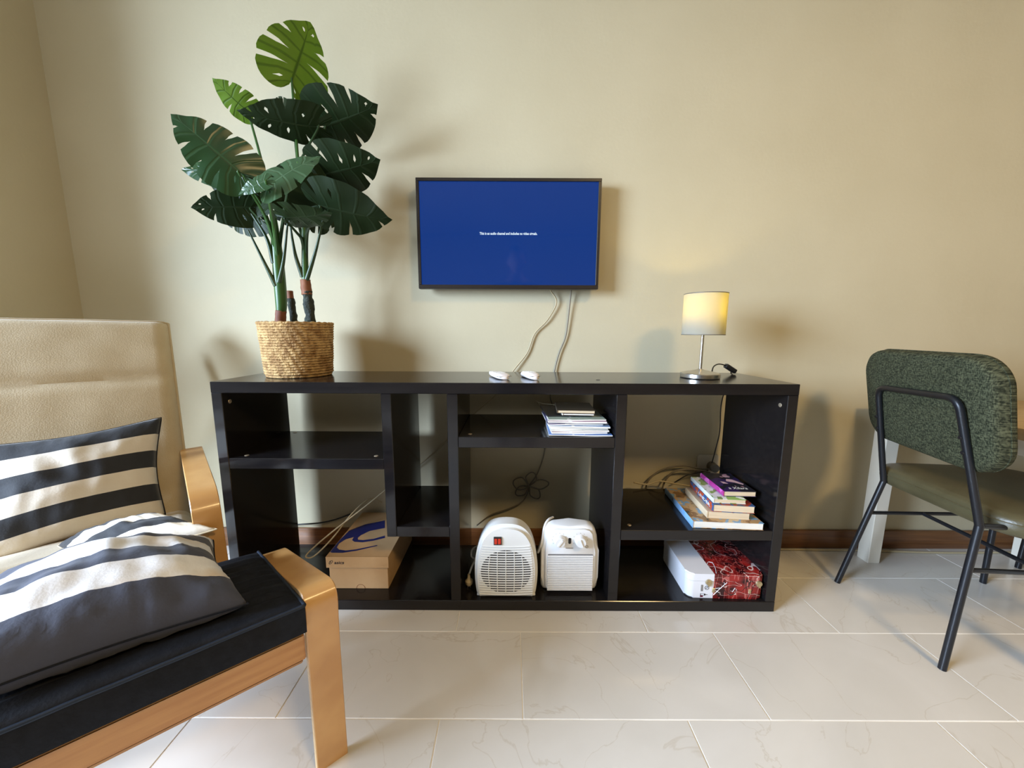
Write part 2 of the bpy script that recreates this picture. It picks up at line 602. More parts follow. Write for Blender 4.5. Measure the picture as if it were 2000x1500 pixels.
def text_mesh(body, size_w, origin, ax, ay, m, parent, name='lettering', bold=0.0, extrude=0.0003, height=None, shear=0.0, label=None):
    """built-in font lettering turned into a mesh; size_w is its full width"""
    cu = bpy.data.curves.new(name, 'FONT')
    cu.body = body
    cu.size = 1.0
    cu.offset = bold
    cu.shear = shear
    cu.resolution_u = 2
    ob = bpy.data.objects.new('tmp_text', cu)
    COL.objects.link(ob)
    bpy.context.view_layer.update()
    me = bpy.data.meshes.new_from_object(ob.evaluated_get(bpy.context.evaluated_depsgraph_get()))
    bpy.data.objects.remove(ob)
    xs = [v.co.x for v in me.vertices]
    ys = [v.co.y for v in me.vertices]
    x0, k = min(xs), size_w / (max(xs) - min(xs))
    ky = k if height is None else height / (max(ys) - min(ys))
    o, ax, ay = Vector(origin), Vector(ax).normalized(), Vector(ay).normalized()
    nrm = ax.cross(ay)
    for v in me.vertices:
        v.co = o + ax * (v.co.x - x0) * k + ay * v.co.y * ky + nrm * extrude
    return link(name, me, m, parent, label)


# ------------------------------------------------------------------ room shell
XL, XR, YB, YF, ZC = -1.61, 4.3, 0.0, -6.0, 2.75
XA = -3.6                                   # far left wall of the L-shaped room, out of view, with the window
floor = box('floor', (XA - 0.35, YF - 0.1, -0.08), (XR + 0.1, 0.1, -0.0015), M['grout'], None, 0, kind='structure')
# rectangular tiles in running courses, each its own piece with a 2 mm joint
TW, TH, J = 0.567, 0.2445, 0.0030
TX0_, TX1_ = XL - TW, 3.4
course = 0
y1 = 0.0495
while y1 > -3.3:
    y0 = y1 - TH
    off = (0.03, -0.142, 0.049, -0.142)[course] if course < 4 else (0.049 if course % 2 == 0 else -0.142)
    x = off - math.ceil((off - TX0_) / TW) * TW
    while x < TX1_:
        a, b = max(x, TX0_), min(x + TW, TX1_)
        yy0, yy1 = y0, min(y1, 0.0)
        if b - a > 0.02 and yy1 - yy0 > 0.02:
            box('tile', (a + J / 2, yy0 + J / 2, -0.008), (b - J / 2, yy1 - J / 2, 0.0), M['tile'], floor, 0.0006)
        x += TW
    y1 = y0
    course += 1
YT = y1
bm = bmesh.new()
bm_box(bm, (XA, YF, -0.008), (XR, YT - J / 2, 0.0))
bm_box(bm, (XA, YT - J / 2, -0.008), (TX0_ - J / 2, 0.0, 0.0))
bm_box(bm, (TX1_ + J / 2, YT - J / 2, -0.008), (XR, 0.0, 0.0))
link('tile_field', fin(bm, 'tile_field'), M['tile'], floor, kind='stuff')

box('wall_back', (XA - 0.35, 0.0, -0.08), (XR + 0.1, 0.12, ZC), M['wall'], None, 0, kind='structure')
box('wall_right', (XR, YF - 0.1, -0.08), (XR + 0.1, 0.0, ZC), M['wall'], None, 0, kind='structure')
box('wall_front', (XA - 0.35, YF - 0.1, -0.08), (XR + 0.1, YF, ZC), M['wall'], None, 0, kind='structure')
box('wall_left', (XL - 0.14, -0.42, -0.08), (XL, 0.0, ZC), M['wall'], None, 0, kind='structure')
WY0, WY1, WZ0, WZ1 = -3.15, -1.55, 0.5, 2.3
bm = bmesh.new()
bm_box(bm, (XA - 0.15, YF, -0.08), (XA, WY0, ZC))
bm_box(bm, (XA - 0.15, WY1, -0.08), (XA, 0.0, ZC))
bm_box(bm, (XA - 0.15, WY0, WZ1), (XA, WY1, ZC))
bm_box(bm, (XA - 0.15, WY0, -0.08), (XA, WY1, WZ0))
link('wall_far_left', fin(bm, 'wall_far_left'), M['wall'], kind='structure')
bm = bmesh.new()
a, b = WY0, WY1
for lo, hi in (((XA - .14, a, WZ0), (XA - .09, a + .06, WZ1)), ((XA - .14, b - .06, WZ0), (XA - .09, b, WZ1)),
               ((XA - .14, a + .06, WZ1 - .06), (XA - .09, b - .06, WZ1)), ((XA - .14, a + .06, WZ0), (XA - .09, b - .06, WZ0 + .06))):
    bm_box(bm, lo, hi)
link('window_1', fin(bm, 'window_1'), M['trimwhite'], kind='structure')
box('ceiling', (XA - 0.35, YF - 0.1, ZC), (XR + 0.1, 0.12, ZC + 0.1), M['ceiling'], None, 0, kind='structure')
box('baseboard_back', (XL, -0.013, 0.0), (XR, 0.0, 0.078), M['base'], None, 0.003, kind='structure', seg=2)
box('baseboard_left', (XL, -0.42, 0.0), (XL + 0.013, -0.013, 0.078), M['base'], None, 0.003, kind='structure', seg=2)

# ------------------------------------------------------------------ bookcase
BX0, BX1, BYF, BYB, BH = -0.857, 0.856, -0.358, -0.053, 0.731
bc = root('bookcase', 'long low black-brown open shelving unit of eight compartments under the television', 'bookcase', (0, BYB, 0))
k = M['black']
box('top_panel', (BX0, BYF, BH - 0.033), (BX1, BYB, BH), k, bc)
box('bottom_panel', (BX0, BYF, 0.0), (BX1, BYB, 0.035), k, bc)
box('side_panel', (BX0, BYF + .0005, 0.035), (BX0 + 0.031, BYB, BH - 0.033), k, bc)
box('side_panel', (BX1 - 0.031, BYF + .0005, 0.035), (BX1, BYB, BH - 0.033), k, bc)
box('divider', (-0.363, BYF + .0005, 0.250), (-0.333, BYB, BH - 0.033), k, bc)
box('divider', (-0.170, BYF + .0005, 0.035), (-0.139, BYB, BH - 0.033), k, bc)
box('divider', (0.326, BYF + .0005, 0.035), (0.357, BYB, BH - 0.033), k, bc)
for a, b, z in ((BX0 + .031, -0.363, 0.467), (-0.333, -0.170, 0.250), (-0.139, 0.326, 0.536), (0.357, BX1 - .031, 0.242)):
    box('shelf', (a, BYF + .001, z), (b, BYB, z + 0.033), k, bc)


def disc(name, c, nrm, r, h, m, parent, seg=20):
    bm = bmesh.new()
    q = Vector((0, 0, 1)).rotation_difference(Vector(nrm)).to_matrix().to_4x4()
    bmesh.ops.create_cone(bm, cap_ends=True, segments=seg, radius1=r, radius2=r * 0.85, depth=h,
                          matrix=Matrix.Translation(Vector(c) + Vector(nrm) * h / 2) @ q)
    return link(name, fin(bm, name), m, parent)


for c, nr in (((-0.791, -0.330, .5), (0, 0, 1)), ((-0.395, -0.330, .5), (0, 0, 1)), ((-0.795, -0.075, .5), (0, 0, 1)),
              ((-0.107, -0.325, .569), (0, 0, 1)), ((0.393, -0.325, .275), (0, 0, 1)),
              ((-0.826, -0.329, .668), (1, 0, 0)), ((0.825, -0.329, .664), (-1, 0, 0))):
    disc('fitting_cap', c, nr, 0.0065, 0.0012, M['capmetal'], bc)
disc('hole_shadow_disc', (0.288, -0.277, BH), (0, 0, 1), 0.007, 0.0008, M['blackplastic'], bc)  # black disc paints the dark of an open hole, nothing is cut

# ------------------------------------------------------------------ television
TX0, TX1, TZ0, TZ1, TY = -0.317, 0.328, 1.031, 1.405, -0.06
tv = root('television', 'small flat television with a dark frame and a plain blue screen on the wall', 'television', (0.005, -0.03, TZ0))
prism('housing', [(TX0 + .01, TZ0 + .01), (TX1 - .01, TZ0 + .01), (TX1 - .01, TZ1 - .01), (TX0 + .01, TZ1 - .01)], (0, -0.018, 0), (1, 0, 0), (0, 0, 1), 0.030, M['blackplastic'], tv, 0.004)
bw, bt, bb = 0.0105, 0.0105, 0.0145
bm = bmesh.new()
for lo, hi in (((TX0, TY, TZ0), (TX1, TY + .03, TZ0 + bb)), ((TX0, TY, TZ1 - bt), (TX1, TY + .03, TZ1)),
               ((TX0, TY, TZ0 + bb), (TX0 + bw, TY + .03, TZ1 - bt)), ((TX1 - bw, TY, TZ0 + bb), (TX1, TY + .03, TZ1 - bt))):
    bm_box(bm, lo, hi)
bmesh.ops.bevel(bm, geom=bm.edges[:], offset=0.0012, segments=1, affect='EDGES')
link('frame', fin(bm, 'frame'), M['tvframe'], tv)
scr = box('screen', (TX0 + bw - .001, TY + .006, TZ0 + bb - .001), (TX1 - bw + .001, TY + .014, TZ1 - bt + .001), M['screen'], tv, 0)
text_mesh('This is an audio channel and includes no video signals.', 0.204, (-0.097, TY + .0058, 1.2185), (1, 0, 0), (0, 0, 1), M['screentext'], tv, 'caption', bold=0.035, height=0.0118)
box('control_stub', (TX0 - .004, -0.045, 1.33), (TX0 + .003, -0.035, 1.35), M['blackplastic'], tv, 0.001)
box('wall_bracket', (-0.08, -0.018, 1.10), (0.10, -0.0005, 1.33), M['blackmetal'], tv, 0.001)

# cables hanging from the television
c1 = [(0.150, -0.030, 1.050), (0.163, -0.020, 1.028), (0.185, -0.012, 0.988), (0.152, -0.010, 0.923), (0.105, -0.008, 0.872), (0.077, -0.008, 0.799),
      (0.026, -0.012, 0.733), (-0.039, -0.014, 0.642), (-0.118, -0.014, 0.570), (-0.239, -0.014, 0.449), (-0.321, -0.016, 0.375), (-0.425, -0.03, 0.300),
      (-0.52, -0.12, 0.235), (-0.62, -0.19, 0.168), (-0.692, -0.21, 0.108), (-0.706, -0.215, 0.086), (-0.675, -0.215, 0.092), (-0.62, -0.19, 0.145), (-0.57, -0.14, 0.21), (-0.53, -0.07, 0.235), (-0.50, -0.025, 0.20)]
tag(tube('tv_cable', catmull(c1, 7), 0.0027, M['cable'], None, 8), 'beige cable running slantwise from the television to a loop beside the shoebox', 'cable')
c2 = [(0.240, -0.030, 1.055), (0.238, -0.020, 1.034), (0.234, -0.012, 0.97), (0.224, -0.008, 0.866), (0.2, -0.008, 0.799), (0.184, -0.008, 0.732), (0.168, -0.010, 0.637),
      (0.179, -0.012, 0.581), (0.157, -0.014, 0.478), (0.147, -0.016, 0.395), (0.123, -0.018, 0.321), (0.093, -0.020, 0.274)]
for a, L_, wd in ((75, .055, .022), (165, .062, .026), (215, .060, .020), (-52, .062, .020), (8, .075, .020)):
    d = Vector((math.cos(R_(a)), 0, math.sin(R_(a))))
    s = Vector((-d.z, 0, d.x))
    o = Vector((0.090, -0.022, 0.270))
    c2 += [o + d * L_ * .55 - s * wd, o + d * L_ - s * wd * .4, o + d * L_ + s * wd * .4, o + d * L_ * .55 + s * wd, o + Vector((0, -0.004, 0))]
c2 += [(0.087, -0.024, 0.250), (0.063, -0.022, 0.202), (0.001, -0.02, 0.169), (-0.061, -0.02, 0.146), (-0.120, -0.02, 0.100)]
cab2 = tag(tube('tv_cable', catmull(c2, 7), 0.0026, M['cablegrey'], None, 8), 'grey cable hanging straight from the television to a bow-like bundle above the heaters', 'cable')
cab2['label'] = 'grey cable hanging from the television, tied in flower-like loops above the heaters'

# remote controls
rc = root('remote_control', 'larger white remote control with a seam, left of the two on the shelving top', 'remote control', (-0.02, -0.22, BH), 0)


def remote(rt, cx, cy, rz, L_, W_, H_, taper, lift):
    mt = Matrix.Translation((cx, cy, BH)) @ Matrix.Rotation(rz, 4, 'Z')
    bm = bmesh.new()
    n, k_ = 14, 14
    rings = []
    for i in range(n + 1):
        t = i / n
        y = (t - .5) * L_
        wv = W_ * (1 - taper * t) * (1 - 0.55 * (2 * abs(t - .5)) ** 6)
        hv = H_ * (1 - .25 * t) * (1 - 0.5 * (2 * abs(t - .5)) ** 6)
        z0 = lift * max(0.0, t - .55) ** 1.4
        rings.append([bm.verts.new(mt @ Vector((math.copysign(abs(math.cos(a)) ** .6, math.cos(a)) * wv / 2, y,
                     .0008 + z0 + hv / 2 + math.copysign(abs(math.sin(a)) ** .7, math.sin(a)) * hv / 2)))
                      for a in [2 * math.pi * j / k_ for j in range(k_)]])
    for A, B in zip(rings, rings[1:]):
        for j in range(k_):
            bm.faces.new((A[j], A[(j + 1) % k_], B[(j + 1) % k_], B[j]))
    bm.faces.new(rings[0])
    bm.faces.new(rings[-1])
    link('body', fin(bm, 'body', True, 60), M['remote'], rt)
    bm = bmesh.new()
    for r in range(5):
        for c in range(3):
            p = Vector(((c - 1) * W_ * .24, -L_ * .18 + r * L_ * .11, H_ * (1 - .25 * (.32 + r * .11)) - .0004))
            bm_box(bm, p - Vector((W_ * .07, L_ * .03, 0)), p + Vector((W_ * .07, L_ * .03, .0016)), mt)
    link('keypad', fin(bm, 'keypad'), M['whiteplastic'], rt)
    box('seam', (-W_ * .47, -L_ * .499, H_ * .52), (W_ * .47, -L_ * .30, H_ * .54), M['cablegrey'], rt, 0, mtx=mt)


remote(rc, -0.026, -0.225, R_(22), 0.13, 0.052, 0.019, 0.45, 0.012)
rc = root('remote_control', 'smaller blocky white remote control, right of the two on the shelving top', 'remote control', (0.08, -0.23, BH), 0)
remote(rc, 0.076, -0.235, R_(17), 0.115, 0.040, 0.022, 0.15, 0.0)

# ------------------------------------------------------------------ table lamp
LX, LY = 0.640, -0.208
lp = root('table_lamp', 'lit table lamp with grey drum shade and brushed steel foot on the shelving', 'lamp', (LX, LY, BH))
lathe('base', [(0, .0003), (.058, .0003), (.060, .003), (.060, .014), (.058, .0165), (.030, .023), (.012, .027), (.006, .030), (0, .030)], (LX, LY, BH), M['steel'], lp, 56)
lathe('stem', [(0, .029), (.0048, .029), (.0048, .200), (0, .200)], (LX, LY, BH), M['steel'], lp, 20)
S0, S1, SR = 0.141, 0.270, 0.064
lathe('shade', [(SR - .0012, S0), (SR, S0), (SR, S1), (SR - .0012, S1), (SR - .0012, S0)], (LX, LY, BH), M['shade'], lp, 64)
for z in (S0, S1):
    tube('shade_ring', [(LX + (SR - .0003) * math.cos(a), LY + (SR - .0003) * math.sin(a), BH + z) for a in [2 * math.pi * i / 56 for i in range(56)]], 0.0014, M['cablegrey'], lp, 6, True)
lathe('socket', [(0, .155), (.012, .155), (.012, .177), (0, .177)], (LX, LY, BH), M['whiteplastic'], lp, 20)
lathe('bulb', [(0, .177), (.008, .178), (.010, .185), (.017, .197), (.018, .205), (.012, .216), (0, .220)], (LX, LY, BH), M['bulb'], lp, 24)
for a in (30, 150, 270):
    tube('shade_arm', [(LX, LY, BH + .150), (LX + (SR - .001) * math.cos(R_(a)), LY + (SR - .001) * math.sin(R_(a)), BH + S0 + .002)], 0.001, M['steel'], lp, 6)
pl = bpy.data.lights.new('bulb_light', 'POINT')
pl.energy = 0.95
pl.color = (1.0, 0.76, 0.28)
pl.shadow_soft_size = 0.008
plo = bpy.data.objects.new('bulb_light', pl)
COL.objects.link(plo)
plo.location = (LX, LY, BH + 0.227)
cord = [(LX + .055, LY + .03, BH + .006), (0.715, -0.150, BH + .030), (0.745, -0.125, BH + .038), (0.776, -0.105, BH + .034), (0.790, -0.10, BH + .028)]
tube('cord', catmull(cord, 7), 0.0022, M['blackplastic'], lp, 8)
sw = Matrix.Translation((0.806, -0.097, BH + .020)) @ Matrix.Rotation(R_(8), 4, 'Z') @ Matrix.Rotation(R_(30), 4, 'Y')
box('inline_switch', (-.024, -.009, -.008), (.024, .009, .008), M['blackplastic'], lp, 0.004, mtx=sw, seg=3)
cord = [(0.824, -0.095, BH + .010), (0.833, -0.07, BH + .006), (0.838, -0.046, BH - .005), (0.835, -0.03, BH - .06), (0.825, -0.028, 0.60), (0.832, -0.022, 0.50), (0.824, -0.02, 0.43), (0.806, -0.022, 0.35), (0.775, -0.03, 0.335), (0.715, -0.035, 0.325), (0.665, -0.03, 0.29)]
tube('cord', catmull(cord, 7), 0.0022, M['blackplastic'], lp, 8)

# wall socket with plug behind the right shelf
so = root('wall_socket', 'pale wall socket with a plug, half hidden behind the right shelf compartment', 'socket', (0.80, 0, 0.36))
prism('face_plate', [(a + .805, b + .355) for a, b in rrect(.085, .085, .008)], (0, 0, 0), (1, 0, 0), (0, 0, 1), 0.008, M['glassy'], so, 0.002)
disc('plug', (0.818, -0.008, 0.352), (0, -1, 0), 0.019, 0.032, M['cablegrey'], so)
for i, pts in enumerate(([(0.80, -0.03, .345), (0.755, -0.028, .350), (0.708, -0.026, .358), (0.650, -0.024, .352), (0.60, -0.022, .330), (0.562, -0.024, .292), (0.555, -0.024, .24)],
                         [(0.80, -0.035, .335), (0.762, -0.035, .342), (0.71, -0.033, .346), (0.66, -0.03, .335), (0.63, -0.03, .30), (0.615, -0.03, .25)])):
    tag(tube('extension_cable', catmull(pts, 7), 0.0035, M['cablegrey'], None, 8),
        ('upper grey cable arching from the wall socket behind the book pile', 'lower grey cable curving from the wall socket behind the book pile')[i], 'cable')
tag(tube('white_cable', catmull([(0.50, -0.0445, .296), (0.553, -0.044, .288), (0.60, -0.040, .300), (0.66, -0.0445, .292), (0.72, -0.046, .283)], 6), 0.0032, M['cable'], None, 8),
    'short beige cable lying along the back edge of the shelf behind the books', 'cable')
tag(tube('black_cable', catmull([(-0.90, -0.018, .092), (-0.842, -0.018, .099), (-0.768, -0.018, .105), (-0.70, -0.02, .121), (-0.62, -0.02, .15)], 6), 0.003, M['blackplastic'], None, 8),
    'black cable along the wall just above the skirting behind the left compartment', 'cable')
tag(tube('floor_cable', catmull([(0.70, -0.022, .0046), (1.131, -0.027, .0046), (1.30, -0.030, .0046), (1.475, -0.034, .0046), (1.777, -0.046, .0046), (2.088, -0.040, .0046), (2.6, -0.03, .0046)], 8), 0.0042, M['cable'], None, 8),
    'beige cable lying on the tiles along the skirting right of the shelving', 'cable')

# ------------------------------------------------------------------ shoebox
sb = root('shoebox', 'brown cardboard shoebox with a blue swirl on its lid in the lower left compartment', 'box', (-0.48, -0.17, 0.035))
box('box_body', (-0.577, -0.306, 0.0353), (-0.385, -0.022, 0.146), M['card'], sb, 0.001)
bm = bmesh.new()
bm_box(bm, (-0.583, -0.312, 0.149), (-0.380, -0.018, 0.152))
bm_box(bm, (-0.583, -0.312, 0.114), (-0.380, -0.309, 0.149))
bm_box(bm, (-0.583, -0.309, 0.114), (-0.580, -0.018, 0.149))
bm_box(bm, (-0.383, -0.309, 0.114), (-0.380, -0.018, 0.149))
link('lid', fin(bm, 'lid'), M['card'], sb)
tube('thumb_notch', [(-0.477 + .014 * math.cos(a), -0.3062, 0.0365 + .014 * math.sin(a)) for a in [math.pi * i / 14 for i in range(15)]], 0.0007, M['sheath'], sb, 6)


def ribbon(name, pts_w, z, m, parent):
    """flat printed stroke of varying width; pts_w = (x, y, width)"""
    ctr = catmull([(p[0], p[1], p[2]) for p in pts_w], 8)
    bm = bmesh.new()
    prev = None
    for i, c in enumerate(ctr):
        a, b = ctr[max(0, i - 1)], ctr[min(len(ctr) - 1, i + 1)]
        t = Vector((b.x - a.x, b.y - a.y, 0)).normalized()
        s = Vector((-t.y, t.x, 0)) * max(c.z, 0.0004) / 2
        p = Vector((c.x, c.y, z))
        cur = (bm.verts.new(p + s), bm.verts.new(p - s))
        if prev:
            bm.faces.new((prev[0], prev[1], cur[1], cur[0]))
        prev = cur
    return link(name, fin(bm, name), m, parent)


zl = 0.1524
bm = bmesh.new()
SWIRL = [(-0.471, -0.081), (-0.536, -0.111), (-0.576, -0.154), (-0.587, -0.211), (-0.592, -0.263), (-0.59, -0.285), (-0.573, -0.29), (-0.538, -0.29), (-0.497, -0.278), (-0.437, -0.249), (-0.441, -0.245), (-0.501, -0.27), (-0.533, -0.277), (-0.558, -0.272), (-0.571, -0.26), (-0.575, -0.237), (-0.563, -0.21), (-0.541, -0.197), (-0.539, -0.216), (-0.526, -0.226), (-0.497, -0.229), (-0.462, -0.218), (-0.429, -0.201), (-0.434, -0.186), (-0.466, -0.207), (-0.5, -0.215), (-0.519, -0.213), (-0.525, -0.202), (-0.521, -0.185), (-0.501, -0.156), (-0.452, -0.135)]
SWIRL = [Vector((max(a, -0.582), max(b, -0.310), zl)) for a, b in SWIRL]
sv = [bm.verts.new(p) for p in SWIRL]
for tri in tessellate_polygon([SWIRL]):
    bm.faces.new([sv[i_] for i_ in tri])
link('swirl_print', fin(bm, 'swirl_print'), M['logoblue'], sb)
text_mesh('asics', 0.032, (-0.556, -0.3124, 0.1275), (1, 0, 0), (0, 0, 1), M['ink'], sb, 'lettering', bold=0.015, height=0.0105, shear=0.15)
bm = bmesh.new()
bm_tube(bm, catmull([(-0.572 + a, -0.3123, 0.132 + b) for a, b in ((.006, .007), (.001, .003), (-.001, -.003), (.003, -.005), (.009, .001), (.011, .006), (.006, .0065), (.003, .002), (.006, -.001))], 5), 0.0007, 5)
link('spiral_emblem', fin(bm, 'spiral_emblem'), M['ink'], sb)

# ------------------------------------------------------------------ fan heater with dome top
HX, HZ0, HK = 0.004, 0.036, -0.019
h1 = root('fan_heater', 'white dome-topped fan heater with round grille and red switch, left of the two heaters', 'heater', (HX, -0.28, HZ0))
half = [(.090, 0), (.0945, .012), (.0985, .042), (.1005, .080), (.099, .118), (.0935, .156), (.083, .192), (.069, .217), (.050, .235), (.026, .244), (0, .246)]
out = catmull([(a, b, 0) for a, b in half], 3)
outl = [(p.x, p.y) for p in out] + [(-p.x, p.y) for p in reversed(out[:-1])]
prism('housing', [(HX + a, HZ0 + b) for a, b in outl], (0, -0.272 + HK, 0), (1, 0, 0), (0, 0, 1), 0.042, M['heater'], h1, 0.018, 5)
face = [(a * .91, .003 + b * .945) for a, b in outl]
prism('front_panel', [(HX + a, HZ0 + b) for a, b in face], (0, -0.305 + HK, 0), (1, 0, 0), (0, 0, 1), 0.022, M['heater'], h1, 0.007, 3)
EX, EZ, ERX, ERZ = HX - .001, HZ0 + 0.090, 0.079, 0.074
yq = -0.3272 + HK
prism('grille_shadow_plate', [(EX + ERX * math.cos(a), EZ + ERZ * math.sin(a)) for a in [2 * math.pi * i / 40 for i in range(40)]], (0, yq + .0006, 0), (1, 0, 0), (0, 0, 1), 0.0009, M['voidshadow'], h1)  # dark disc laid on the panel in place of a shaded opening
for i in range(21):
    z = HZ0 + .012 + i * .0082
    sag = 0.003
    t = (z - HZ0) / .246
    hw = (0.084 - 0.05 * max(0, t - .35) ** 1.6)
    pts = [(HX + hw * (u / 6), yq - .0012, z + sag * (u / 6) ** 2) for u in range(-6, 7)]
    tube('grille_slat', pts, 0.0021, M['heater'], h1, 6)
for i in range(-2, 3):
    pts = []
    for j in range(11):
        u = -1 + 2 * j / 10
        if abs(i) < 3:
            e = math.sqrt(max(0.0, 1 - (abs(i) / 3.05) ** 2))
            pts.append((EX + i * ERX / 2.9 * (1 - .10 * u * u * abs(i) / 2), yq - .0016, EZ + u * ERZ * e))
    tube('grille_rib', pts, 0.0013, M['heater'], h1, 6)
sx, sz = HX - .0265, HZ0 + .196
box('switch_frame', (sx - .0125, -0.3300 + HK, sz - .0135), (sx + .0125, -0.326 + HK, sz + .0135), M['blackplastic'], h1, 0.001)
for dx in (-.0056, .0056):
    box('rocker', (sx + dx - .0044, -0.3322 + HK, sz - .0095), (sx + dx + .0044, -0.3295 + HK, sz + .0085), M['red'], h1, 0.001)
for dx in (-.08, .08):
    box('foot', (HX + dx - .014, -0.318 + HK, 0.0353), (HX + dx + .014, -0.276 + HK, 0.042), M['heater'], h1, 0.002)
tube('cord', catmull([(-0.08, -0.20, .13), (-0.112, -0.235, .135), (-0.117, -0.25, .118), (-0.106, -0.245, .102), (-0.104, -0.27, .112), (-0.112, -0.285, .100), (-0.119, -0.295, .082)], 7), 0.003, M['cablewhite'], h1, 8)
lathe('plug', [(0, -.004), (.008, -.004), (.0125, .003), (.0125, .012), (.006, .020), (.004, .034), (0, .034)], (-0.1195, -0.300, 0.050), M['cable'], h1, 20)
for dx in (-.004, .004):
    tube('plug_pin', [(-0.1195 + dx, -0.300, .047), (-0.1195 + dx, -0.300, .0365)], 0.0017, M['steel'], h1, 8)

# ------------------------------------------------------------------ square fan heater
H2X, H2Z, H2K = 0.2105, 0.036, -0.016
h2 = root('fan_heater', 'boxy white fan heater with two dials and a ribbed front, right of the two heaters', 'heater', (H2X, -0.27, H2Z))
half = [(.072, 0), (.086, .003), (.0915, .012), (.0925, .050), (.0925, .145), (.088, .188), (.081, .211), (.070, .223), (.052, .227), (0, .227)]
outl = half + [(-a, b) for a, b in reversed(half[:-1])]
prism('housing', [(H2X + a, H2Z + b) for a, b in outl], (0, -0.245 + H2K, 0), (1, 0, 0), (0, 0, 1), 0.052, M['heater2'], h2, 0.016, 4)
prism('front_panel', [(H2X + a * .86, H2Z + .008 + b * .93) for a, b in outl], (0, -0.292 + H2K, 0), (1, 0, 0), (0, 0, 1), 0.012, M['heater2'], h2, 0.004, 2)
prism('grille_shadow_plate', [(H2X + a, H2Z + .071 + b) for a, b in rrect(.146, .128, .004)], (0, -.3032 + H2K, 0), (1, 0, 0), (0, 0, 1), 0.0012, M['gap'], h2)  # grey sheet behind the slats paints the shade between them
for i in range(20):
    z = H2Z + .011 + i * .0062
    box('grille_slat', (H2X - .0735, -0.3085 + H2K, z - .0020), (H2X + .0735, -0.3035 + H2K, z + .0018), M['heater2'], h2, 0.0008)
for dx in (-.036, .030):
    bm = bmesh.new()
    q = Matrix.Translation((H2X + dx, -0.304 + H2K, H2Z + .184)) @ Matrix.Rotation(R_(90), 4, 'X')
    bmesh.ops.create_cone(bm, cap_ends=True, segments=32, radius1=.019, radius2=.016, depth=.020, matrix=q @ Matrix.Translation((0, 0, .010)))
    bmesh.ops.bevel(bm, geom=[e for e in bm.edges if abs(e.verts[0].co.y - e.verts[1].co.y) < 1e-5], offset=.0015, segments=2, affect='EDGES')
    bm_box(bm, (-.0022, -.013, .019), (.0022, .013, .0235), q @ Matrix.Rotation(R_(-35 if dx < 0 else 20), 4, 'Z'))
    link('dial', fin(bm, 'dial', True, 35), M['heater2'], h2)
    bm = bmesh.new()
    for j in range(9):
        a = R_(-30 + 240 * j / 8)
        p = Vector((math.cos(a) * .0235, math.sin(a) * .0235, .0007))
        bm_box(bm, p - Vector((.0007, .0007, .0004)), p + Vector((.0007, .0007, .0002)), q)
    link('dial_marks', fin(bm, 'dial_marks'), M['cablegrey'], h2)
prism('indicator_window', [(H2X - .0035 + a, H2Z + .181 + b) for a, b in rrect(.009, .020, .004)], (0, -.3035 + H2K, 0), (1, 0, 0), (0, 0, 1), 0.0016, M['blackplastic'], h2)
tube('cord', catmull([(0.160, -0.255, .262), (0.142, -0.275, .264), (0.128, -0.290, .248), (0.119, -0.292 + H2K, .205), (0.113, -0.295, .17), (0.109, -0.285, .155), (0.116, -0.262, .16), (0.122, -0.24, .165)], 7), 0.0038, M['cablewhite'], h2, 8)
bm = bmesh.new()
bm_tube(bm, [(H2X + .052 + .0045 * math.cos(a), -0.3043 + H2K, H2Z + .161 + .0045 * math.sin(a)) for a in [2 * math.pi * i / 16 for i in range(16)]], 0.0005, 5, True)
bm_tube(bm, [(H2X + .049, -.3043 + H2K, H2Z + .158), (H2X + .055, -.3043 + H2K, H2Z + .164)], 0.0005, 5)
bm_box(bm, (H2X - .016, -.3045 + H2K, H2Z + .155), (H2X + .008, -.3042 + H2K, H2Z + .157))
link('printed_marks', fin(bm, 'printed_marks'), M['cablegrey'], h2, kind='stuff')

# ------------------------------------------------------------------ books
M['cover_art'] = patch_mat('cover_town', [(0.05, 0.06, 0.05), (0.22, 0.12, 0.05), (0.42, 0.27, 0.13), (0.16, 0.30, 0.46), (0.55, 0.42, 0.25)], 26)
M['cover_pale'] = patch_mat('cover_cream', [(0.50, 0.40, 0.26), (0.55, 0.44, 0.30), (0.22, 0.10, 0.06)], 40)
M['cover_blue'] = patch_mat('cover_blue_black', [(0.012, 0.014, 0.02), (0.02, 0.07, 0.20), (0.25, 0.035, 0.02), (0.03, 0.05, 0.09)], 30)
M['cover_green'] = patch_mat('cover_green_white', [(0.14, 0.26, 0.05), (0.62, 0.68, 0.66), (0.20, 0.36, 0.08), (0.50, 0.50, 0.34)], 22)
M['cover_purple'] = patch_mat('cover_purple_black', [(0.012, 0.010, 0.022), (0.03, 0.015, 0.08), (0.012, 0.012, 0.02), (0.38, 0.20, 0.26)], 18)
M['spine_blue'] = patch_mat('spine_light_blue', [(0.16, 0.36, 0.66), (0.22, 0.42, 0.70), (0.10, 0.10, 0.24)], 30)
M['spine_purple'] = patch_mat('spine_purple', [(0.14, 0.05, 0.42), (0.36, 0.03, 0.22), (0.55, 0.12, 0.40), (0.26, 0.03, 0.10)], 30)
M['spine_bw'] = patch_mat('spine_black_blue', [(0.012, 0.012, 0.016), (0.03, 0.10, 0.28), (0.45, 0.07, 0.03), (0.40, 0.46, 0.52)], 45)
M['spine_white'] = patch_mat('spine_white_green', [(0.60, 0.68, 0.70), (0.66, 0.72, 0.74), (0.18, 0.33, 0.08)], 30)


